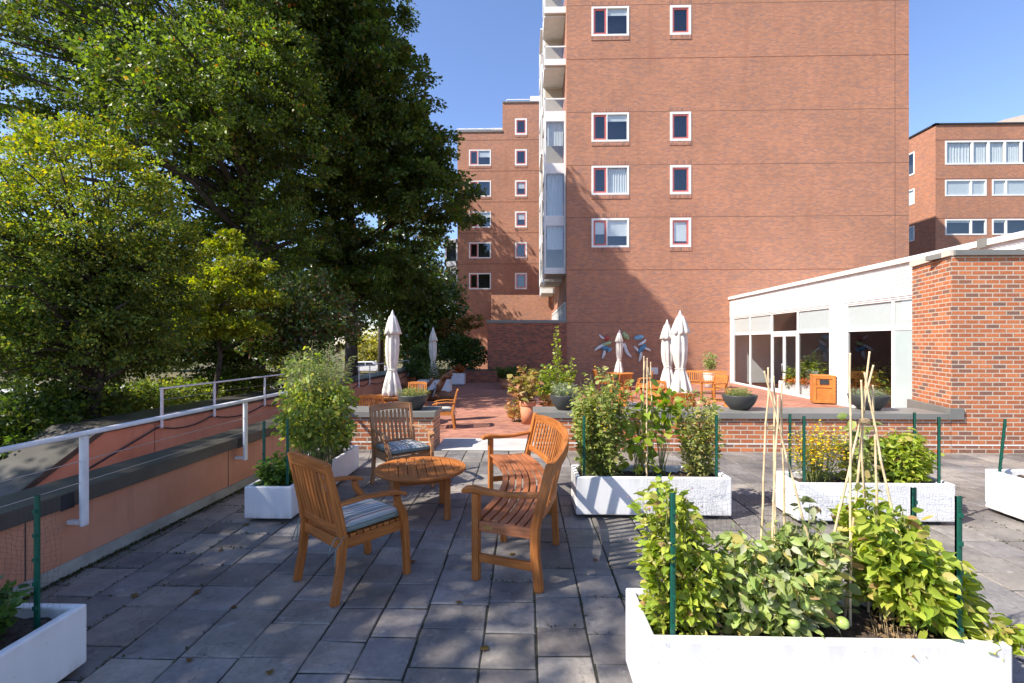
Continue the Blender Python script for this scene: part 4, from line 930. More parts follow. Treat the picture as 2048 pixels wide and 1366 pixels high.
# ------------------------------------------------------------------ wall sculptures
def blob(mb,cx,cz,L,Wd,ang,bend=0.0):
    n=10; pts=[];rr=[]
    for k in range(n+1):
        t=k/n-.5; a=ang+bend*t; pts.append((cx+math.cos(ang)*L*t-math.sin(ang)*bend*L*(t*t-.1),0,cz+math.sin(ang)*L*t+math.cos(ang)*bend*L*(t*t-.1))); rr.append(Wd/2*math.sqrt(max(.03,1-(2*t)**2)))
    mb.tube(pts,rr,10)
def wsculpt(u,v,label,petals):
    X,Z=PY(u,v,YT); r=empty('wall_sculpture',(X,YT-.075,Z),0,label,'wall sculpture','ceramic wall sculptures')
    for du,dv,L,Wd,ang,bend,c in petals:
        k=YT/F; mb=MB(); blob(mb,0,0,L,Wd,R(ang),bend); o=mb.build('petal',c,r); o.location=(du*k,-random.uniform(0,.03),-dv*k); o.scale=(1,.35,1)
cb=simple('glaze_blue',(.08,.22,.34),.25,.4,8); cw_=simple('glaze_white',(.62,.63,.62),.3,.15,8); cr=simple('glaze_red',(.38,.05,.04),.3,.3,8); cg_=simple('glaze_green',(.32,.42,.20),.3,.4,8); ct=simple('glaze_sky',(.18,.36,.48),.25,.4,8)
wsculpt(1207,690,'wall sculpture of curved ceramic petals with a red top, left of the others',[(6,-14,.34,.2,60,.2,cr),(6,-3,.5,.2,15,.5,cg_),(-6,4,.75,.16,25,-.4,cw_),(3,6,.55,.24,-15,.3,cb),(-4,-16,.35,.11,-40,.5,cw_),(0,18,.5,.16,75,.3,cw_),(12,10,.3,.14,50,0,ct)])
wsculpt(1248,690,'wall sculpture with a green petal and long white curl, half hidden by an umbrella',[(3,-18,.5,.26,-55,.2,cg_),(6,12,.75,.18,-65,.6,cw_),(-4,2,.4,.2,40,0,cw_),(-12,-10,.4,.2,60,.1,cb)])
wsculpt(1281,690,'wall sculpture of blue and white ceramic petals nearest the umbrella pair',[(-4,-15,.5,.28,10,.3,ct),(3,-5,.5,.16,35,.4,cw_),(2,7,.6,.26,50,.2,cb),(-8,9,.45,.13,-50,-.3,cw_),(12,8,.45,.12,-25,-.2,cw_),(-1,22,.6,.16,80,.3,cw_)])
X,Z=PY(1308,741,YT); mb=MB(); mb.box(X-.2,X+.2,YT-.03,YT-.004,Z-.2,Z+.16); o=mb.build('notice_plate',M['blind'],bevel=.005); tag(o,'small pale plate fixed to the tower wall right of the sculptures','plate')
# ------------------------------------------------------------------ parked car beyond the trees
p=G(737,747,GZ); r=empty('parked_car',p,R(8),'white car parked beyond the garden, seen between the trunks left of the umbrella','car')
cm=simple('car_paint',(.75,.76,.78),.25,.03,b_s=0); body=[(-2.2,.35),(-2.25,.75),(-2.1,.95),(-1.75,1.0),(-1.15,1.5),(.6,1.52),(1.25,1.02),(2.1,.88),(2.25,.6),(2.2,.35)]
mb=MB(); mb.extrude_xz(body,-.85,.85); mb.build('body',cm,r,bevel=.06)
mb=MB(); mb.extrude_xz([(-1.55,1.02),(-1.08,1.42),(-.3,1.44),(-.3,1.02)],-.862,-.8); mb.extrude_xz([(-.2,1.02),(-.2,1.44),(.52,1.42),(1.02,1.02)],-.862,-.8); mb.build('window',simple('car_glass',(.03,.04,.05),.1,.1,b_s=0),r)
for x in (-1.4,1.4):
    for y in (-.78,.78): mb=MB(); mb.tube([(x,y-.1,.33),(x,y+.1,.33)],.33,18); w_=mb.build('wheel',M['iron'],r); mb=MB(); mb.tube([(x,y-.106,.33),(x,y+.106,.33)],.19,14); mb.build('rim',M['wire'],w_)
# picket fence by the road
def fence(a,b_,label):
    r=empty('iron_fence',(0,0,0),0,label,'fence'); a,b_=V(a),V(b_); n=int((b_-a).length/.14); mb=MB()
    for k in range(n+1): q=a.lerp(b_,k/n); mb.tube([(q.x,q.y,GZ),(q.x,q.y,GZ+1.2)],.012,4)
    for z in (.15,1.1): mb.bar((a.x,a.y,GZ+z),(b_.x,b_.y,GZ+z),.03,.03)
    mb.build('pickets',M['iron'],r)
a=G(230,800,GZ); b_=G(560,790,GZ); fence((a.x,a.y,0),(b_.x,b_.y,0),'black iron picket fence in front of the pale road beyond the garden trees')
# ------------------------------------------------------------------ trees
def CL(xc,d,z,rx,ry,rz): x,y=c2w(xc,d); return (x,y,z,rx,ry,rz)
def UL(u,v,d,rx,ry,rz): return CL((u-1024)*d/F,d,H+(683-v)*d/F,rx,ry,rz)
x,y=c2w(-7.9,23.5)
tree('oak_tree',x,y,GZ,[CL(-7.1,20,14.2,2.6,2.5,3.0),CL(-8.2,19.8,17.2,2.2,2.2,2.0),CL(-7.2,19.4,17.9,1.6,1.6,1.4),CL(-6.9,20.6,18.9,1.6,1.6,1.3),CL(-8.4,20.6,14.5,2.4,2.2,2.4),CL(-6.8,20.4,16.5,1.1,1.1,1.1),CL(-6.6,20.9,17.9,.8,.8,.7),CL(-5.9,21.0,15.6,.5,.5,.5),UL(630,50,22,4.4,4.2,4.6),UL(690,300,22,4.2,4.2,3.0),UL(865,400,22,2.5,2.5,1.6),UL(745,190,21,3.0,3,2.2),UL(750,540,23.5,3.0,3,2.0),CL(-8.9,18.6,16.0,3.4,3.4,3.6),UL(600,470,23,3,3,2.6),UL(830,300,22,1.8,2,2.0)],2900,78,.46,.175,OAK,'tall dark oak tree whose crown reaches right over the stepped brick building',trunk_r=.30,trunk_h=15,mat='leaf',nbranch=150,hollow=.35,group='large trees beyond the parapet')
x,y=c2w(-9.4,17.5)
tree('oak_tree',x,y,GZ,[UL(330,90,17,4.8,4,4.6),UL(520,230,17,2.9,3,3.9),UL(90,120,16,4.2,4,4.2),UL(540,500,17.5,2.4,2.6,2.2),UL(380,430,18,3,2.5,2.6),CL(-9.6,13.6,8.6,2.5,2.3,2.0),CL(-8.2,15.6,9.8,2.1,2,2.4)],1900,78,.40,.125,OAK+[(3,(.17,.22,.03))],'large oak tree with forked trunk behind the yellowing tree at the left',trunk_r=.34,trunk_h=12,mat='leaf',nbranch=170,hollow=.35,group='large trees beyond the parapet')
x,y=c2w(-8.4,9.4)
tree('locust_tree',x,y,GZ,[UL(150,470,9,2.0,1.9,2.1),UL(30,560,8.6,1.9,1.8,2.3),UL(290,560,9.6,1.05,1.2,1.55),UL(170,665,9.4,2.1,1.6,1.0),UL(60,268,9,.35,.4,.30),UL(150,262,9,.3,.4,.35),UL(235,300,9.2,.35,.4,.3),UL(325,385,9.4,.3,.4,.35),UL(372,480,9.6,.2,.4,.3)],1750,50,.23,.068,OLIVE+GREEN[:1],'airy small-leaved tree turning yellow, its top coloured sunlit, nearest at the left edge',trunk_r=.14,trunk_h=5.2,mat='leaf_soft',nbranch=200,hollow=.3,topcol=YELLOW,tops=(4.9,7.4),lean=(.3,0))
x,y=c2w(-8.0,12.8)
tree('maple_tree',x,y,GZ,[UL(440,570,12.5,1.1,1.2,.5),UL(370,610,12.2,1.1,1.1,.6),UL(515,600,12.8,.8,.8,.16),UL(430,500,12.6,.5,.6,.22),UL(480,530,12.6,.8,.8,.16),UL(400,650,12.3,1.0,.9,.3),UL(480,655,12.6,.9,.8,.2),UL(470,478,12.7,.35,.3,.25)],330,44,.24,.11,[(5,(.22,.25,.03)),(3,(.34,.33,.04)),(2,(.12,.17,.025))],'small bright yellow-green maple in front of the dark oak trunks',trunk_r=.09,trunk_h=4.8,mat='leaf_soft',nbranch=60,hollow=.2)
for (u,v,d,rx,rz,pal,lab,ls) in ((600,640,14.5,1.9,1.5,OAK+[(1.5,(.16,.07,.03))],'dark shrubby tree with rusty leaves behind the tall planter plant',.12),(460,680,15.5,1.7,1.0,GREEN,'low dense green shrub tree behind the far white railing',.12),(290,675,14,1.9,1.1,OAK,'dark bushy tree under the locust crown at the left',.12),(60,690,12,1.5,.75,GREEN,'dark leafy undergrowth tree low at the left edge',.11)):
    p=PD(u,v,d); tree('shrub_tree',p.x,p.y,GZ,[(p.x,p.y,p.z,rx,1.3,rz)],260,42,.33,ls,pal,lab,trunk_r=.09,trunk_h=p.z-GZ,mat='leaf_dark',nbranch=50,hollow=.2,group='understorey trees beyond the parapet')
for i,(u,v,d,rx,rz,lab) in enumerate(((812,540,34,3.5,4.6,'dark evergreen directly left of the stepped building'),(762,330,38.5,4.7,4.9,'tallest dark evergreen, far behind the crown of the tallest oak'),(850,625,27.5,2.3,2.7,'dark evergreen bush right behind the shaded umbrella'),(640,600,30,3.6,3.0,'dark evergreen behind the foot of the tallest oak'),(450,610,32,4.6,2.6,'dark evergreen far behind the yellow-green maple'),(230,560,34,5.2,3.4,'dark evergreen far behind the yellowing locust tree'),(40,560,33,5,3.6,'dark evergreen far behind at the left edge of the picture'))):
    p=PD(u,v,d); tree('evergreen_tree',p.x,p.y,GZ,[(p.x,p.y,p.z,rx,2.5,rz)],240,50,.8,.26,OAK,lab,trunk_r=.22,trunk_h=p.z-GZ+1.5,mat='leaf_dark',nbranch=40,hollow=.3,group='evergreens beyond the garden')
x,y=c2w(-3.3,26.5)
tree('japanese_maple',x,y,TZ,[UL(905,655,26,.9,.8,.55),UL(945,645,26.4,.75,.7,.4)],90,36,.25,.11,[(3,(.17,.11,.03)),(3,(.12,.13,.03)),(2,(.25,.09,.03))],'small rusty japanese maple at the far end of the brick terrace',trunk_r=.05,trunk_h=2.6,nbranch=25)
# distant sunlit trees beyond the road
for i,(u,d,h,rx,pal,lab) in enumerate(((120,62,4.2,6,YELLOW,'farthest low yellow-green tree beyond the left part of the road'),(330,64,4.6,6,OLIVE,'farthest olive tree beyond the middle of the road'),(560,60,5,6,YELLOW,'farthest tree beyond the road behind the tall planter plant'),(745,66,6.0,4.5,[(3,(.34,.30,.06)),(2,(.2,.2,.04))],'golden tree far off between the oak trunk and the umbrella'),(-60,60,5,6,OLIVE,'farthest olive tree at the left edge beyond the road'))):
    x,y=c2w((u-1024)*d/F,d); tree('distant_tree',x,y,GZ,[(x,y,GZ+h*.5,rx,3,h*.5)],160,30,.9,.38,pal,lab,trunk_r=.2,trunk_h=h*.8,nbranch=12,hollow=.2,group='sunlit trees beyond the road')
# shade trees standing left of and behind the camera
def shade(sx,sy,z,r_,rz=1.3): return (sx-.914*z,sy-.457*z,z,r_,r_,rz)
tree('linden_tree',-9.9,-1.4,GZ,[shade(-2.3,1.0,8.4,2.45),shade(-3.6,3.7,8.8,2.1),shade(-1.3,2.6,7.8,1.35),shade(-.35,4.2,8,1.0,.8),shade(-1.6,4.6,7.6,.8,.6),shade(-3.3,5.9,8.6,.9,.7),shade(.55,3.35,8.2,.5,.5),shade(-6.6,5.6,8.4,2.3),shade(-5.2,2.2,8.2,1.8)],620,40,.42,.16,GREEN,'broad green linden tree left of the patio shading the paving',trunk_r=.25,trunk_h=8,nbranch=60,hollow=.1)
# ------------------------------------------------------------------ shrubs beyond the parapet
def shrub(u,v,d,rx,rz,pal,lab,ls=.09,n=150,k=38,mat='leaf',z0=GZ,group='shrubs below the outer parapet',name='shrub',ry=None,cr=.25):
    p=PD(u,v,d); return tree(name,p.x,p.y,z0,[(p.x,p.y,p.z,rx,ry or rx*.8,rz)],n,k,cr,ls,pal,lab,cat='shrub',trunk_r=.03,trunk_h=max(.3,p.z-z0),mat=mat,group=group,nbranch=20,hollow=.15,part='foliage')
shrub(30,880,8.2,1.1,.75,GREEN,'dark glossy shrub at the left edge below the near railing',n=220)
shrub(130,830,9.4,1.2,.7,GREEN+[(2,(.16,.20,.04))],'glossy shrub behind the top of the sloped coping end',n=220)
shrub(250,810,11,1.2,.55,OLIVE,'spreading olive shrub left of the far railing start',n=170)
shrub(345,785,13,1.2,.45,LIME[2:]+OLIVE,'low sunlit shrub behind the first posts of the far railing',n=130)
shrub(440,770,14.5,1.3,.5,GREEN,'green shrub behind the middle of the far railing',n=130)
shrub(510,765,16,1.2,.55,OLIVE,'olive shrub near the far end of the far railing',n=120)
shrub(925,705,25.6,1.25,1.0,GREEN,'dense dark holly hedge between the driftwood and the courtyard wall',ls=.13,n=260,mat='leaf_dark',z0=TZ+.6,name='hedge',group=None,cr=.35,ry=.6)
shrub(842,725,23.5,.75,.85,GREEN,'dark bush behind the umbrella in the shade',ls=.12,n=150,mat='leaf_dark',z0=TZ,group=None,cr=.3)
# ground cover
P_=np.zeros((16000,3)); d=RS.uniform(8.5,34,16000); P_[:,0]=-(7.7-.105*d)-1-RS.uniform(0,1,16000)**1.3*20; P_[:,1]=d; P_[:,2]=GZ+RS.uniform(0,.30,16000)
D_=RS.normal(size=P_.shape); D_[:,2]=abs(D_[:,2])
o=scatter('ground_cover',P_,D_,RS.uniform(.12,.3,16000),pick(GREEN+[(3,(.22,.20,.03)),(1.5,(.30,.16,.03))],16000),M['leaf'],None); tag(o,'leafy green and yellow ground cover on the garden floor','ground cover',kind='stuff')
# ------------------------------------------------------------------ white planters
def planter(xc,d,L,Wd,h,rz,label,group='long white planters on the slate patio',z0=0,soilz=.06):
    x,y=c2w(xc,d); r=empty('white_planter',(x,y,z0),rz,label,'planter',group); a,b_=L/2,Wd/2; t=.045; zb_=.035
    mb=MB(); o=[(-a,-b_),(a,-b_),(a,b_),(-a,b_)]; i_=[(-a+t,-b_+t),(a-t,-b_+t),(a-t,b_-t),(-a+t,b_-t)]; dp=h-soilz-.06
    tp=[(p[0]*.985 if abs(p[0])>1 else p[0],p[1]) for p in o]
    vs=[(p[0],p[1],zb_) for p in o]+[(p[0],p[1],h) for p in o]+[(p[0],p[1],h) for p in i_]+[(p[0],p[1],dp) for p in i_]
    fs=[(3,2,1,0)]
    for k in range(4):
        k2=(k+1)%4; fs+=[(k,k2,4+k2,4+k),(4+k,4+k2,8+k2,8+k),(8+k,8+k2,12+k2,12+k)]
    fs.append((12,13,14,15)); mb.add(vs,fs); mb.build('body',M['planter'],r,bevel=.012,seg=3)
    n,m=40,12; vs=[];fs=[]
    for j in range(m+1):
        for i in range(n+1): vs.append((-a+t+.001+(2*(a-t)-.002)*i/n,-b_+t+.001+(2*(b_-t)-.002)*j/m,h-soilz+random.uniform(-.012,.014)))
    for j in range(m):
        for i in range(n): q=j*(n+1)+i; fs.append((q,q+1,q+n+2,q+n+1))
    mb=MB(); mb.add(vs,fs,None,True); mb.build('soil',M['soil'],r)
    mb=MB()
    for sx in (-1,1): mb.box(sx*a*.8-.05,sx*a*.8+.05,-b_+.05,b_-.05,0,zb_+.001)
    mb.build('foot',M['dark'],r); return r
planter(1.352,2.25,1.535,.44,.42,0,'white planter nearest the camera, full of basil and tomatoes')
planter(1.36,4.80,1.48,.47,.40,0,'white planter of tall bushy herbs right of the curved bench')
planter(3.37,4.63,1.44,.44,.385,0,'white planter with the yellow-flowering plant near the brick wall')
planter(4.97,4.03,1.55,.46,.42,R(90),'white planter cut off by the right edge of the picture')
planter(-2.27,5.40,1.84,.45,.335,R(90),'white planter between the stucco wall and the armchairs')
planter(-2.455,1.57,1.84,.45,.34,R(90),'white planter in shade at the bottom left corner')
# ------------------------------------------------------------------ plants
def plant(name,xc,d,z,r_,h,label,cat='plant',stems=14,lps=40,size=.05,pal=LIME,tmpl=LEAF_B,start=.25,spread=.35,droop=.0,flowers=None,fl_size=.02,mat='leaf',group=None,srad=.004,ry=None,clus=.04,stemmat='stem',fruits=(),drooptip=0,world=None,smin=.5,upn=.5,shape=0,hmap=None):
    x,y=world if world else c2w(xc,d); root=empty(name,(x,y,z),0,label,cat,group); ry=ry or r_
    mb=MB(); P=[];D=[];FP=[];FD=[]
    for s in range(stems):
        a=RS.uniform(0,2*np.pi); q=RS.uniform(0,1)**.5; tx_,ty_=math.cos(a)*q*r_,math.sin(a)*q*ry; hh=h*RS.uniform(.55,1.08)*(1-.35*(1-.5*shape)*q*q)*(hmap(tx_/r_,ty_/ry) if hmap else 1)
        bx,by=tx_*spread,ty_*spread; pts=[]
        for k in range(6):
            t=k/5; zz=hh*(t if not drooptip else t*(1+drooptip)-drooptip*t*t*1.1); pts.append(V((bx+(tx_-bx)*t**1.3+RS.normal()*.012*h,by+(ty_-by)*t**1.3+RS.normal()*.012*h,zz-.02)))
        mb.tube(pts,[srad*1.4,srad*1.2,srad,srad*.8,srad*.6,srad*.4],5)
        for k in range(lps):
            t=start+(1-start)*RS.uniform(0,1)**.85; f=t*5; i=min(int(f),4); p=pts[i].lerp(pts[i+1],f-i); a2=RS.uniform(0,2*np.pi)
            o_=V((math.cos(a2),math.sin(a2),0)); wd=clus*(1.5-t*.7)*RS.uniform(.1,1.25)
            P.append(p+o_*wd+V((0,0,RS.normal()*.01))); D.append(o_+V((tx_,ty_,0))*(.6/r_)+V((0,0,.45-droop+RS.normal()*.3)))
        if flowers:
            for k in range(flowers): 
                t=RS.uniform(.55,1); f=t*5; i=min(int(f),4); p=pts[i].lerp(pts[i+1],f-i); FP.append(p+V((RS.normal()*clus*.8,RS.normal()*clus*.8,RS.normal()*clus*.5+.01))); FD.append((RS.normal(),RS.normal(),.3))
    mb.build('stems',M[stemmat],root)
    P=np.array(P);D=np.array(D); n=len(P); o=scatter('leaves',P,D,size*RS.uniform(smin,1.2,n),pick(pal,n,.22),M[mat],root,tmpl,upn)
    if FP: scatter('blossoms',np.array(FP),np.array(FD),fl_size*RS.uniform(.6,1.3,len(FP)),pick(FLP.get(name,[(1,(.75,.48,.02)),(1,(.8,.6,.05))]),len(FP)),M['leaf'],root,PETAL,.75)
    for fx,fy,fz,fr in fruits:
        b=MB(); b.lathe([(.0015,-fr*.92),(fr*.5,-fr*.82),(fr*.87,-fr*.45),(fr,0),(fr*.9,fr*.42),(fr*.55,fr*.76),(fr*.12,fr*.80),(.001,fr*.74)],20,(fx,fy,fz),fr=lambda a,i: 1+.03*math.cos(5*a)); f_=b.build('tomato',M['fruit'],root)
    return root
FLP={'coleus_plant':[(1,(.5,.2,.08))],'basil_plant':[(2,(.45,.42,.25)),(1,(.25,.16,.22))],'petunia_plant':[(3,(.75,.22,.05)),(2,(.7,.12,.05)),(1,(.8,.4,.2))]}
BL=[(5,(.28,.35,.045)),(4,(.40,.44,.07)),(1.5,(.17,.24,.035)),(1,(.48,.42,.12)),(.3,(.35,.22,.10))]
TOM=[(4,(.31,.38,.11)),(3,(.38,.44,.15)),(1.5,(.18,.25,.07)),(1.4,(.38,.39,.25)),(1.3,(.50,.42,.14)),(.3,(.38,.25,.14))]
zf=.35
plant('basil_plant',.795,2.26,zf,.17,.66,'bright lime flowering basil at the left end of the nearest planter',hmap=lambda a,b:1.05-.25*a-.25*a*a,stems=40,lps=80,size=.046,pal=BL,clus=.045,spread=.5,flowers=16,fl_size=.012,start=.05,ry=.16,droop=.2,shape=1)
plant('tomato_plant',1.20,2.26,zf,.35,.56,'sprawling grey-green tomato plant with pale tomatoes in the middle of the nearest planter',hmap=lambda a,b:.9+.15*a,stems=36,lps=75,size=.055,pal=TOM,clus=.05,droop=.5,ry=.18,start=.12,shape=1,fruits=((.005,-.175,.245,.028),(.085,-.17,.195,.020),(.035,-.175,.12,.025),(.25,-.165,.12,.027),(.21,-.14,.30,.018)),spread=.55)
plant('dry_tomato_vine',1.42,2.30,zf,.20,.58,'withering pale tomato vine between the two bamboo teepees',stems=12,lps=40,size=.055,pal=[(3,(.30,.30,.16)),(3,(.16,.20,.08)),(1,(.45,.36,.16))],clus=.05,droop=.5,ry=.14,spread=.6)
plant('sweet_basil',1.86,2.27,zf,.27,.62,'large-leaved lime basil at the right end of the nearest planter',hmap=lambda a,b:.86-.38*a,stems=52,lps=74,size=.060,pal=BL,clus=.065,ry=.18,start=.28,spread=.35,shape=1,upn=.55,droop=.45)
plant('basil_seedling',2.13,2.08,zf,.09,.20,'small basil sprig hanging over the right corner of the nearest planter',stems=6,lps=22,size=.06,pal=BL,clus=.03)
plant('dry_weed',1.74,2.16,zf,.12,.13,'tangle of dry brown stems on the soil beside the large-leaved basil',stems=26,lps=4,size=.025,pal=[(1,(.30,.20,.10))],stemmat='dry_stem',srad=.0022,spread=.8)
HB=[(4,(.26,.31,.08)),(3,(.37,.40,.12)),(2,(.14,.18,.04)),(1,(.36,.29,.13))]
plant('herb_bush',.90,4.83,.34,.29,1.06,'tall dense bushy herb at the left end of the planter by the bench',cat='plant',stems=52,lps=95,size=.048,pal=HB,clus=.05,start=.06,ry=.2,spread=.45,flowers=6,fl_size=.02,shape=1)
plant('bean_plant',1.32,4.85,.34,.17,.95,'climbing bean with large lime leaves on the middle bamboo poles',stems=11,lps=10,size=.115,pal=LIME,clus=.05,start=.1,ry=.14,droop=.7,smin=.6,upn=.3,spread=.7,shape=1)
plant('pepper_plant',1.50,4.88,.34,.22,.92,'leafy plant with broad pale leaves just right of the bamboo poles',stems=7,lps=11,size=.12,pal=LIME,clus=.06,start=.55,ry=.16,droop=.35,smin=.6,spread=.3,shape=1)
plant('herb_bush',1.88,4.83,.34,.22,.86,'bushy herb at the right end of the planter by the bench',stems=28,lps=60,size=.046,pal=[(4,(.29,.30,.09)),(3,(.38,.39,.13)),(2,(.15,.18,.05)),(1,(.40,.30,.14))],clus=.05,start=.08,ry=.19,spread=.4,flowers=5,fl_size=.02,shape=1)
plant('marigold_plant',2.98,4.66,.32,.30,.60,'yellow-flowering bushy plant in the planter near the brick wall',cat='plant',stems=40,lps=48,size=.040,pal=[(4,(.16,.20,.04)),(3,(.24,.27,.05)),(2,(.10,.14,.03))],tmpl=LEAF_N,clus=.05,start=.1,ry=.18,flowers=16,fl_size=.026,shape=1)
plant('squash_plant',3.38,4.66,.32,.18,.66,'upright plant with drooping olive leaves behind the right bamboo poles',stems=12,lps=22,size=.09,pal=HB+[(2,(.30,.30,.12))],clus=.05,droop=.7,ry=.16,start=.1,shape=1)
plant('leafy_basil',3.80,4.64,.32,.24,.52,'round lime basil at the right end of the planter near the brick wall',stems=36,lps=52,size=.065,pal=BL,clus=.055,start=.15,ry=.18,shape=1,droop=.3)
plant('cut_herb',4.98,4.2,.36,.18,.55,'sparse herb in the planter at the right edge of the picture',stems=12,lps=26,size=.05,pal=HB,clus=.04)
plant('mint_plant',-2.27,4.74,.29,.19,.30,'low round-leaved green mint at the near end of the left planter',stems=34,lps=26,size=.058,pal=[(4,(.12,.20,.035)),(3,(.18,.27,.05)),(2,(.08,.13,.03))],clus=.045,start=.25,ry=.24,spread=.75,shape=1,upn=.8)
plant('tall_tomato',-2.16,5.25,.29,.40,1.34,'tall drooping yellow-green tomato plant beside the white railing',hmap=lambda a,b:1-.1*a*a,stems=60,lps=72,size=.058,pal=[(4,(.19,.25,.05)),(3,(.28,.33,.06)),(2,(.10,.14,.035)),(2,(.46,.44,.08))],tmpl=LEAF_N if False else LEAF_O,clus=.12,start=.32,ry=.50,droop=1.3,spread=.40,shape=1,drooptip=.35,upn=.25)
plant('feathery_tops',-2.2,5.35,1.15,.44,.58,'feathery grey-green shoots above the drooping tomato plant',stems=40,lps=70,size=.045,pal=[(4,(.15,.19,.08)),(2,(.22,.26,.11))],tmpl=LEAF_N,clus=.045,start=.2,ry=.42,spread=.7,stemmat='dry_stem',srad=.0025)
plant('green_herb',-2.2,5.98,.29,.20,.46,'fresh green herb at the far end of the left planter',stems=22,lps=34,size=.05,pal=LIME[2:]+GREEN[1:2]+LIME[:1],clus=.045,ry=.24,shape=1)
plant('parsley_plant',-2.50,2.22,.29,.17,.26,'dark green parsley in the bottom left planter',stems=30,lps=22,size=.042,pal=[(3,(.05,.11,.025)),(2,(.08,.16,.04))],clus=.035,ry=.2,shape=1)
plant('weedy_herb',-2.48,1.9,.29,.15,.2,'thin weedy herb nearest the corner in the bottom left planter',stems=14,lps=14,size=.035,pal=GREEN,clus=.03)
# ------------------------------------------------------------------ stakes
def stake(u,vt,d,zb_,label,lean=(0,0)):
    p=PD(u,vt,d); r=empty('garden_stake',(p.x,p.y,zb_),0,label,'stake','green metal garden stakes'); h=p.z-zb_; mb=MB()
    prof=[(-.012,.005),(-.012,-.005),(-.005,-.007),(.005,-.007),(.012,-.005),(.012,.005)]
    vs=[(a,b_,0) for a,b_ in prof]+[(a+lean[0],b_+lean[1],h) for a,b_ in prof]; vs2=[(a*.8,b_+.003,z) for a,b_,z in [(q[0],q[1],0) for q in prof]]+[(a*.8+lean[0],b_+.003+lean[1],h) for a,b_ in prof]
    fs=[(i,i+1,7+i,6+i) for i in range(5)]; mb.add(vs,fs); mb.add(vs2,[f[::-1] for f in fs]); mb.add([vs[0],vs[1],vs2[1],vs2[0]]+[vs[6],vs[7],vs2[7],vs2[6]],[(0,1,5,4)])
    for k in range(5): z=h*(.15+.18*k); f=z/h; mb.box(-.008+lean[0]*f,.008+lean[0]*f,-.017+lean[1]*f,-.006+lean[1]*f,z,z+.018)
    mb.build('post',M['stake'],r)
for a in ((1345,985,2.10,.34,'green stake at the front left corner of the nearest planter'),(1318,950,2.42,.34,'green stake at the back left corner of the nearest planter'),(1917,992,2.08,.34,'green stake at the front right corner of the nearest planter'),(1827,975,2.42,.34,'green stake at the back right corner of the nearest planter'),
    (1168,832,4.64,.33,'green stake left of the tall herb bush in the planter by the bench'),(1433,830,4.64,.33,'green stake at the front right corner of the planter by the bench'),(1163,850,5.0,.33,'short green stake at the back left of the planter by the bench'),
    (1608,832,4.50,.32,'green stake at the front left of the yellow-flowering plant'),(1580,828,4.82,.32,'green stake at the back left of the yellow-flowering plant'),(1878,834,4.45,.32,'green stake at the front right of the round lime basil'),(1829,825,4.80,.32,'green stake behind the round lime basil'),
    (575,838,4.58,.28,'green stake standing in the mint of the left planter'),(528,842,4.62,.28,'green stake at the outer corner of the left planter'),(694,800,6.2,.28,'green stake at the far end of the left planter'),(74,990,2.36,.28,'green stake in the bottom left planter')): stake(*a)
stake(1998,838,4.70,.36,'leaning green stake in the planter at the right edge',lean=(.06,0))
# ------------------------------------------------------------------ bamboo poles
def teepee(label,poles,tie,rp=.0065):
    p0=poles[0][1]; r=empty('bamboo_teepee',p0,0,label,'plant support','bamboo cane teepees')
    for t,b_ in poles:
        mb=MB(); n=9; a=b_-p0; c=t-p0; pts=[a.lerp(c,k/n)+V((RS.normal()*.0025,RS.normal()*.0025,0)) for k in range(n+1)]; q=[];rr=[]
        for k in range(n):
            s,e=pts[k],pts[k+1]; k1=rp*(1-.35*k/n)
            q+=[s,s.lerp(e,.06),s.lerp(e,.94)]; rr+=[k1*1.35,k1,k1*.96]
        q.append(pts[-1]); rr.append(rp*.7); mb.tube(q,rr,7); mb.build('cane',M['bamboo'],r)
    mb=MB(); c=tie-p0
    for k in range(3): mb.tube([(c.x+.022*math.cos(t),c.y+.022*math.sin(t),c.z+k*.006+.004*math.sin(t*2)) for t in np.linspace(0,2*math.pi,13)],.0025,4,False)
    mb.build('string',M['dry_stem'],r)
TP=lambda u,v,d: PD(u,v,d)
def BS(u,v,z=.34): return G(u,v,z)
teepee('left bamboo teepee in the nearest planter',[(TP(1537,735,2.30),BS(1516,1236)),(TP(1548,752,2.26),BS(1551,1250)),(TP(1562,765,2.28),BS(1574,1232)),(TP(1527,742,2.24),BS(1668,1256)),(TP(1556,790,2.2),BS(1538,1262))],TP(1546,858,2.26))
teepee('right bamboo teepee in the nearest planter with the longest leaning canes',[(TP(1738,703,2.3),BS(1690,1240)),(TP(1700,706,2.26),BS(1701,1262)),(TP(1729,745,2.24),BS(1831,1272)),(TP(1722,760,2.28),BS(1738,1236)),(TP(1746,770,2.26),BS(1762,1250)),(TP(1747,730,2.28),BS(1628,1240))],TP(1729,845,2.26))
teepee('bamboo teepee carrying beans in the planter by the bench',[(TP(1288,712,4.85),BS(1286,948)),(TP(1294,716,4.83),BS(1294,955)),(TP(1301,724,4.86),BS(1306,946)),(TP(1297,735,4.9),BS(1322,944)),(TP(1291,722,4.87),BS(1272,950))],TP(1296,752,4.86),rp=.009)
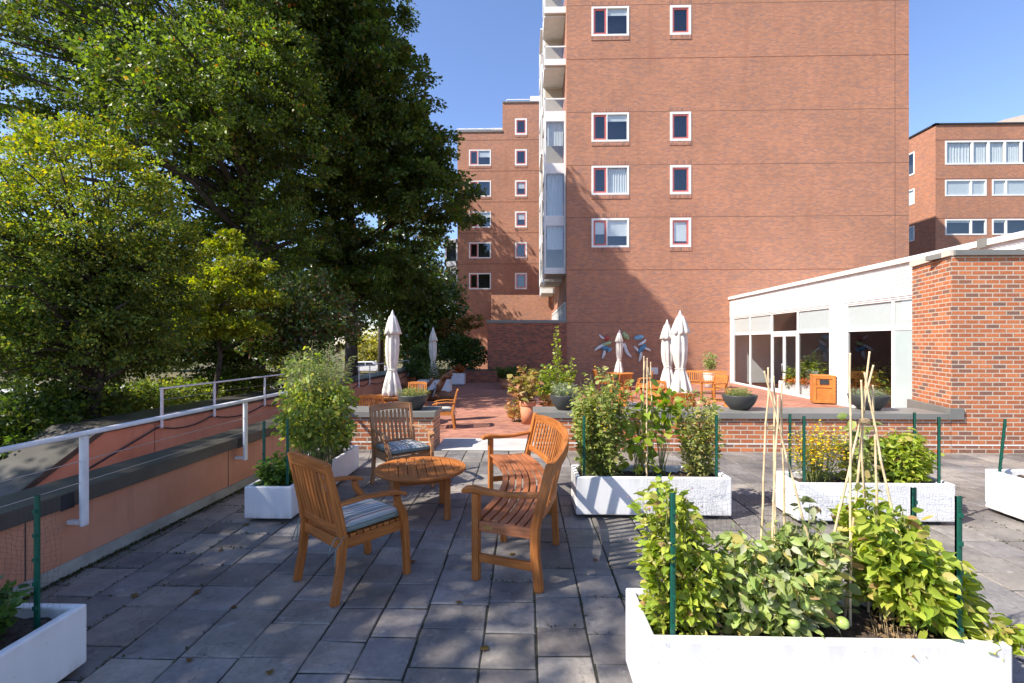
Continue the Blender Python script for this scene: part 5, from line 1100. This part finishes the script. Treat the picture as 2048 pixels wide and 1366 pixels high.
# ------------------------------------------------------------------ bird netting
def net(label,pts,zt,zb_,step=.026,crump=.012):
    r=MB(); pts=[V((*c2w(a,b_),0)) for a,b_ in pts]; L=[0]
    for a,b_ in zip(pts[:-1],pts[1:]): L.append(L[-1]+(b_-a).length)
    nu=int(L[-1]/step); nv=int((zt-zb_)/step); g={}
    for i in range(nu+1):
        s=L[-1]*i/nu; k=max(j for j in range(len(L)-1) if L[j]<=s+1e-9); t=(s-L[k])/(L[k+1]-L[k]); p=pts[k].lerp(pts[k+1],t); dd=(pts[k+1]-pts[k]).normalized(); nn=V((-dd.y,dd.x,0))
        sag=.06*math.sin(math.pi*t)
        for j in range(nv+1):
            f=j/nv; w_=crump*(math.sin(s*9+f*5)+math.sin(s*23+f*11)*.5+RS.normal()*.35); g[i,j]=p+nn*w_+dd*RS.normal()*crump*.3+V((0,0,zb_+(zt-sag-zb_)*f+RS.normal()*crump*.25))
    for i in range(nu+1): r.tube([g[i,j] for j in range(nv+1)],.00045,3,False)
    for j in range(nv+1): r.tube([g[i,j] for i in range(nu+1)],.00045,3,False)
    o=r.build('garden_netting',M['net']); tag(o,label,'netting','black bird netting round the planters')
net('black netting along the left side and back of the nearest planter',[(.66,2.04),(.66,2.45),(1.3,2.50),(1.95,2.48)],.95,.40)
net('black netting sagging over the front of the planter by the bench',[(1.25,4.52),(1.7,4.50),(2.02,4.54)],.44,.06)
net('black netting round the herb bushes in the planter by the bench',[(.69,4.62),(.70,5.02),(1.4,5.05),(1.99,5.0),(1.99,4.62)],.86,.40,.045)
net('black netting draped over the front of the planter near the brick wall',[(2.62,4.44),(3.3,4.40),(4.05,4.33)],.44,.07)
net('black netting behind the yellow-flowering plant',[(2.72,4.5),(2.78,4.84),(3.4,4.86),(4.02,4.8),(4.0,4.45)],.95,.40,.045)
net('black netting round the near end of the bottom left planter',[(-2.62,2.1),(-2.62,2.40),(-2.28,2.40)],.92,.36)
net('black netting round the far end of the left planter',[(-2.07,5.5),(-2.08,6.25),(-2.4,6.28)],.9,.36,.04)
# ------------------------------------------------------------------ bowls on the coping
SIL=[(4,(.26,.30,.20)),(3,(.20,.25,.12)),(1,(.34,.34,.22))]
def bowl(u,d,rad,label,plab,pal,sz=.05,h=.17):
    p=PD(u,700,d); r=empty('planter_bowl',(p.x,p.y,.607),0,label,'bowl','dark round bowls on the low brick wall'); k=rad
    mb=MB(); mb.lathe([(.40*k,0),(.52*k,.008),(.80*k,.09),(.95*k,.17),(k,.225),(k,.238),(.95*k,.238),(.93*k,.21)],36); mb.build('shell',M['bowl'],r)
    mb=MB(); mb.lathe([(.0,.205),(.94*k,.205)],24); mb.build('soil',M['soil'],r)
    plant('bowl_plant',0,0,.607+.20,k*.95,h,plab,stems=34,lps=26,size=sz,pal=pal,tmpl=LEAF_N,clus=.03,spread=.75,world=(p.x,p.y),shape=1,srad=.002,group='plants in the dark bowls')
GR=[(3,(.22,.26,.08)),(3,(.30,.31,.12)),(2,(.16,.19,.06))]
bowl(826,7.68,.245,'dark bowl half hidden behind the pale armchair','grassy sage plant in the bowl behind the pale armchair',GR)
bowl(1129,7.68,.235,'dark bowl at the terrace entrance beside the terracotta pot','silvery tufted plant in the bowl at the terrace entrance',SIL,.06,.26)
bowl(1479,7.68,.265,'dark bowl on the wall in front of the white siding building door','low mixed green plant in the bowl before the glass door',GR)
bowl(1737,7.68,.285,'dark bowl seen through the right bamboo canes','silver-grey plant in the bowl seen through the bamboo canes',SIL)
# ------------------------------------------------------------------ terrace pots
def pot(x,y,rad,h,label,group='terracotta pots on the terrace',mat='terracotta'):
    r=empty('terracotta_pot',(x,y,TZ),0,label,'pot',group); mb=MB(); mb.lathe([(.68*rad,0),(.93*rad,h*.78)],28); mb.build('body',M[mat],r); mb=MB(); mb.lathe([(.96*rad,h*.78),(1.0*rad,h*.80),(1.04*rad,h),(.93*rad,h),(.9*rad,h*.92)],28); mb.build('rim',M[mat],r); mb=MB(); mb.lathe([(0,h*.93),(.9*rad,h*.93)],20); mb.build('soil',M['soil'],r)
COL_=[(4,(.36,.28,.09)),(3,(.26,.25,.06)),(2,(.38,.20,.10)),(1,(.20,.10,.06))]
x,y=at(1055,12.3); pot(x,y,.215,.60,'terracotta pot standing at the right side of the terrace entrance')
plant('coleus_plant',0,0,TZ+.55,.34,.95,'tall bronze and lime coleus in the terracotta pot at the entrance',stems=12,lps=16,size=.19,pal=COL_,clus=.09,world=(x-.1,y),start=.15,droop=.3,shape=1,flowers=None)
x,y=at(1034,12.6); plant('coleus_plant',0,0,TZ,.28,.62,'low bronze coleus left of the entrance terracotta pot',stems=14,lps=20,size=.12,pal=[(3,(.42,.22,.10)),(2,(.34,.28,.10))],clus=.07,world=(x,y),shape=1)
x,y=at(1108,12.4); plant('coleus_plant',0,0,TZ,.42,.75,'orange-edged coleus behind the entrance bowl',stems=14,lps=20,size=.13,pal=[(3,(.46,.20,.09)),(2,(.36,.30,.11))],clus=.07,world=(x,y),shape=1)
x,y=at(1108,13.0); pot(x,y,.24,.5,'terracotta pot of the tall green shrub behind the entrance bowl'); plant('hibiscus_shrub',0,0,TZ+.45,.62,1.05,'large bright green shrub with a few white blooms behind the entrance bowl',stems=34,lps=34,size=.10,pal=LIME+GREEN[1:2],clus=.10,world=(x,y),start=.1,shape=1,flowers=1,fl_size=.06,upn=.6)
FLP['hibiscus_shrub']=[(1,(.8,.8,.75))]
plant('climbing_vine',0,0,TZ+.5,.10,1.95,'thin climbing vine rising above the green entrance shrub',stems=3,lps=46,size=.085,pal=LIME,clus=.05,world=(x+.08,y-.2),start=.35,spread=.4,shape=1)
plant('climbing_vine',0,0,TZ+.5,.30,1.30,'second leaning vine shoot right of the taller one',stems=3,lps=26,size=.085,pal=LIME,clus=.05,world=(x+.35,y-.2),start=.45,spread=.5,shape=1)
for u,d,lab,pl in ((1013,21.5,'terracotta pot in shade against the courtyard wall, left one','dark green shrub in the left shaded terracotta pot'),(1036,22.3,'terracotta pot in shade against the courtyard wall, right one','dark leafy shrub in the right shaded terracotta pot')):
    x,y=at(u,d); pot(x,y,.27,.42,lab); plant('potted_shrub',0,0,TZ+.4,.55,.62,pl,stems=20,lps=24,size=.13,pal=GREEN,clus=.1,world=(x,y),shape=1)
x,y=at(1418,21.6); pot(x,y,.25,.8,'pale tall pot behind the long teak bench',group=None,mat='white_paint'); plant('variegated_shrub',0,0,TZ+.75,.32,.95,'pale variegated shrub behind the long teak bench',stems=16,lps=26,size=.11,pal=[(3,(.38,.40,.18)),(2,(.24,.30,.10))],clus=.07,world=(x,y),shape=1)
tw='white planters on the brick terrace'
for (u,d,L,Wd,h,rz,lab) in ((870,20.0,1.35,.6,.52,0,'white planter with dark bush behind the driftwood sculpture'),(917,23.4,.62,.6,.58,0,'square white planter with red foliage near the shaded brick wall'),(800,14.6,.5,.5,.55,0,'pale planter with dark red foliage behind the left umbrella table')):
    x,y=at(u,d); o=planter(0,0,L,Wd,h,rz,lab,tw,TZ); o.location=(x,y,TZ)
x,y=at(868,20.0); plant('dark_bush',0,0,TZ+.45,.7,.95,'dark spiky bush in the white planter behind the driftwood',stems=30,lps=26,size=.15,pal=GREEN,clus=.1,world=(x,y),shape=1,tmpl=LEAF_N)
x,y=at(919,23.4); plant('red_plant',0,0,TZ+.5,.32,.55,'red-leaved plant in the square white planter',stems=14,lps=20,size=.12,pal=[(3,(.35,.07,.03)),(1,(.1,.12,.03))],clus=.06,world=(x,y),shape=1)
x,y=at(801,14.6); plant('red_plant',0,0,TZ+.5,.30,.38,'dark red plant below the left umbrella',stems=16,lps=20,size=.09,pal=[(3,(.22,.06,.05)),(1,(.12,.09,.04))],clus=.06,world=(x,y),shape=1)
# flower troughs and shrubs along the siding building
for (ua,va,ub,vb,lab,fl,sl_) in ((1557,785,1622,796,'white flower trough left of the litter bin','orange petunias spilling over the trough left of the litter bin','broad-leaved bright shrub behind the litter bin against the glass'),(1668,801,1728,812,'white flower trough right of the litter bin','orange petunias spilling over the trough right of the litter bin','broad-leaved bright shrub right of the litter bin by the siding')):
    a=G(ua,va,TZ); b_=G(ub,vb,TZ); m_=(a+b_)/2; L=(b_-a).length; an=math.atan2(b_.y-a.y,b_.x-a.x); nrm_=V((-math.sin(an),math.cos(an),0)); nrm_=nrm_ if nrm_.x>0 else -nrm_
    c=m_+nrm_*.25; o=planter(0,0,L,.5,.5,an,lab,tw,TZ); o.location=(c.x,c.y,TZ)
    for k in range(3):
        q=a.lerp(b_,(k+.5)/3)+nrm_*.16; plant('petunia_plant',0,0,TZ+.42,.36,.30,fl+(', far clump',', middle clump',', near clump')[k],stems=22,lps=16,size=.06,pal=[(3,(.24,.22,.05)),(2,(.34,.20,.05))],clus=.08,world=(q.x,q.y),flowers=22,fl_size=.05,shape=1,start=.0,group='orange petunias in the flower troughs')
    c=m_+nrm_*.62+V((0,.0,0)); plant('laurel_shrub',0,0,TZ,.8,1.45,sl_,stems=44,lps=30,size=.15,pal=BL+GREEN[:1],clus=.13,world=(c.x,c.y),start=.25,shape=1,ry=.8,spread=.7,upn=.7)
p=G(1770,812,TZ); plant('laurel_shrub',0,0,TZ,.4,.7,'small bright shrub below the frosted glass beside the brick building',stems=18,lps=26,size=.12,pal=BL,clus=.09,world=(p.x+.1,p.y),shape=1)
# ------------------------------------------------------------------ moss and fallen leaves
P_=[]
for (x0,y0,x1,y1) in JT:
    c=.5+.5*math.sin(x0*2.1+y0*1.3)*math.cos(y0*.9-x0*.7); nrm=int(max(0,(c-.55))*60) if y0<6.5 else int(max(0,c-.7)*30)
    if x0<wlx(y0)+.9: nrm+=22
    if random.random()<.45: nrm=int(nrm*.2)
    for _ in range(nrm): t=random.random(); P_.append((x0+(x1-x0)*t+random.gauss(0,.006),y0+(y1-y0)*t+random.gauss(0,.006),-.004+random.random()*.006))
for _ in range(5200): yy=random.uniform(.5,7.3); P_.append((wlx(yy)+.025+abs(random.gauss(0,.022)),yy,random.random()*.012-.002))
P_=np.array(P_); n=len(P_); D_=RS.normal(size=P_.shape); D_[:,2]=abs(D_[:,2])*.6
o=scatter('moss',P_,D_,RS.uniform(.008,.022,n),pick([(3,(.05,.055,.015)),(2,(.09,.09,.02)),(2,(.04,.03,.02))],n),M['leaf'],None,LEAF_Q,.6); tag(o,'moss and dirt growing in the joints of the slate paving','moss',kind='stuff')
lf=[(.20,-1.9,3.9),(0,0,0)]
spots=[(150,1139),(268,1195),(405,1180),(436,1100),(378,1325),(500,1047),(560,1046),(640,1010),(1028,1105),(910,1205),(1120,1063),(830,1120),(460,1215),(540,1350),(975,1290),(1185,1120)]
wh=['beside the wall kerb at the left','on the shaded paving nearest the bottom left planter','in a joint left of the nearest armchair','on the slate midway to the left planter','near the bottom edge of the picture','just in front of the left planter','under the corner of the left planter','beside the nearest armchair','by the bench legs','in front of the coffee table','below the curved bench back','under the coffee table','left of the nearest armchair legs','nearest the bottom edge below the armchair','between the bench and the bottom edge','right of the curved bench']
for k,((u,v),w_) in enumerate(zip(spots,wh)):
    p=G(u,v,.006); c=random.choice([(.30,.15,.05),(.24,.11,.05),(.34,.22,.07)]); o=scatter('fallen_leaf',np.zeros((1,3)),np.array([[math.cos(k*2.1),math.sin(k*2.1),.12]]),[.05+.02*(k%3)/2],np.array([c])*.6,M['leaf'],None,LEAF_O,.97); o.location=p; tag(o,'dry brown fallen leaf '+w_,'leaf','fallen leaves on the slate paving')
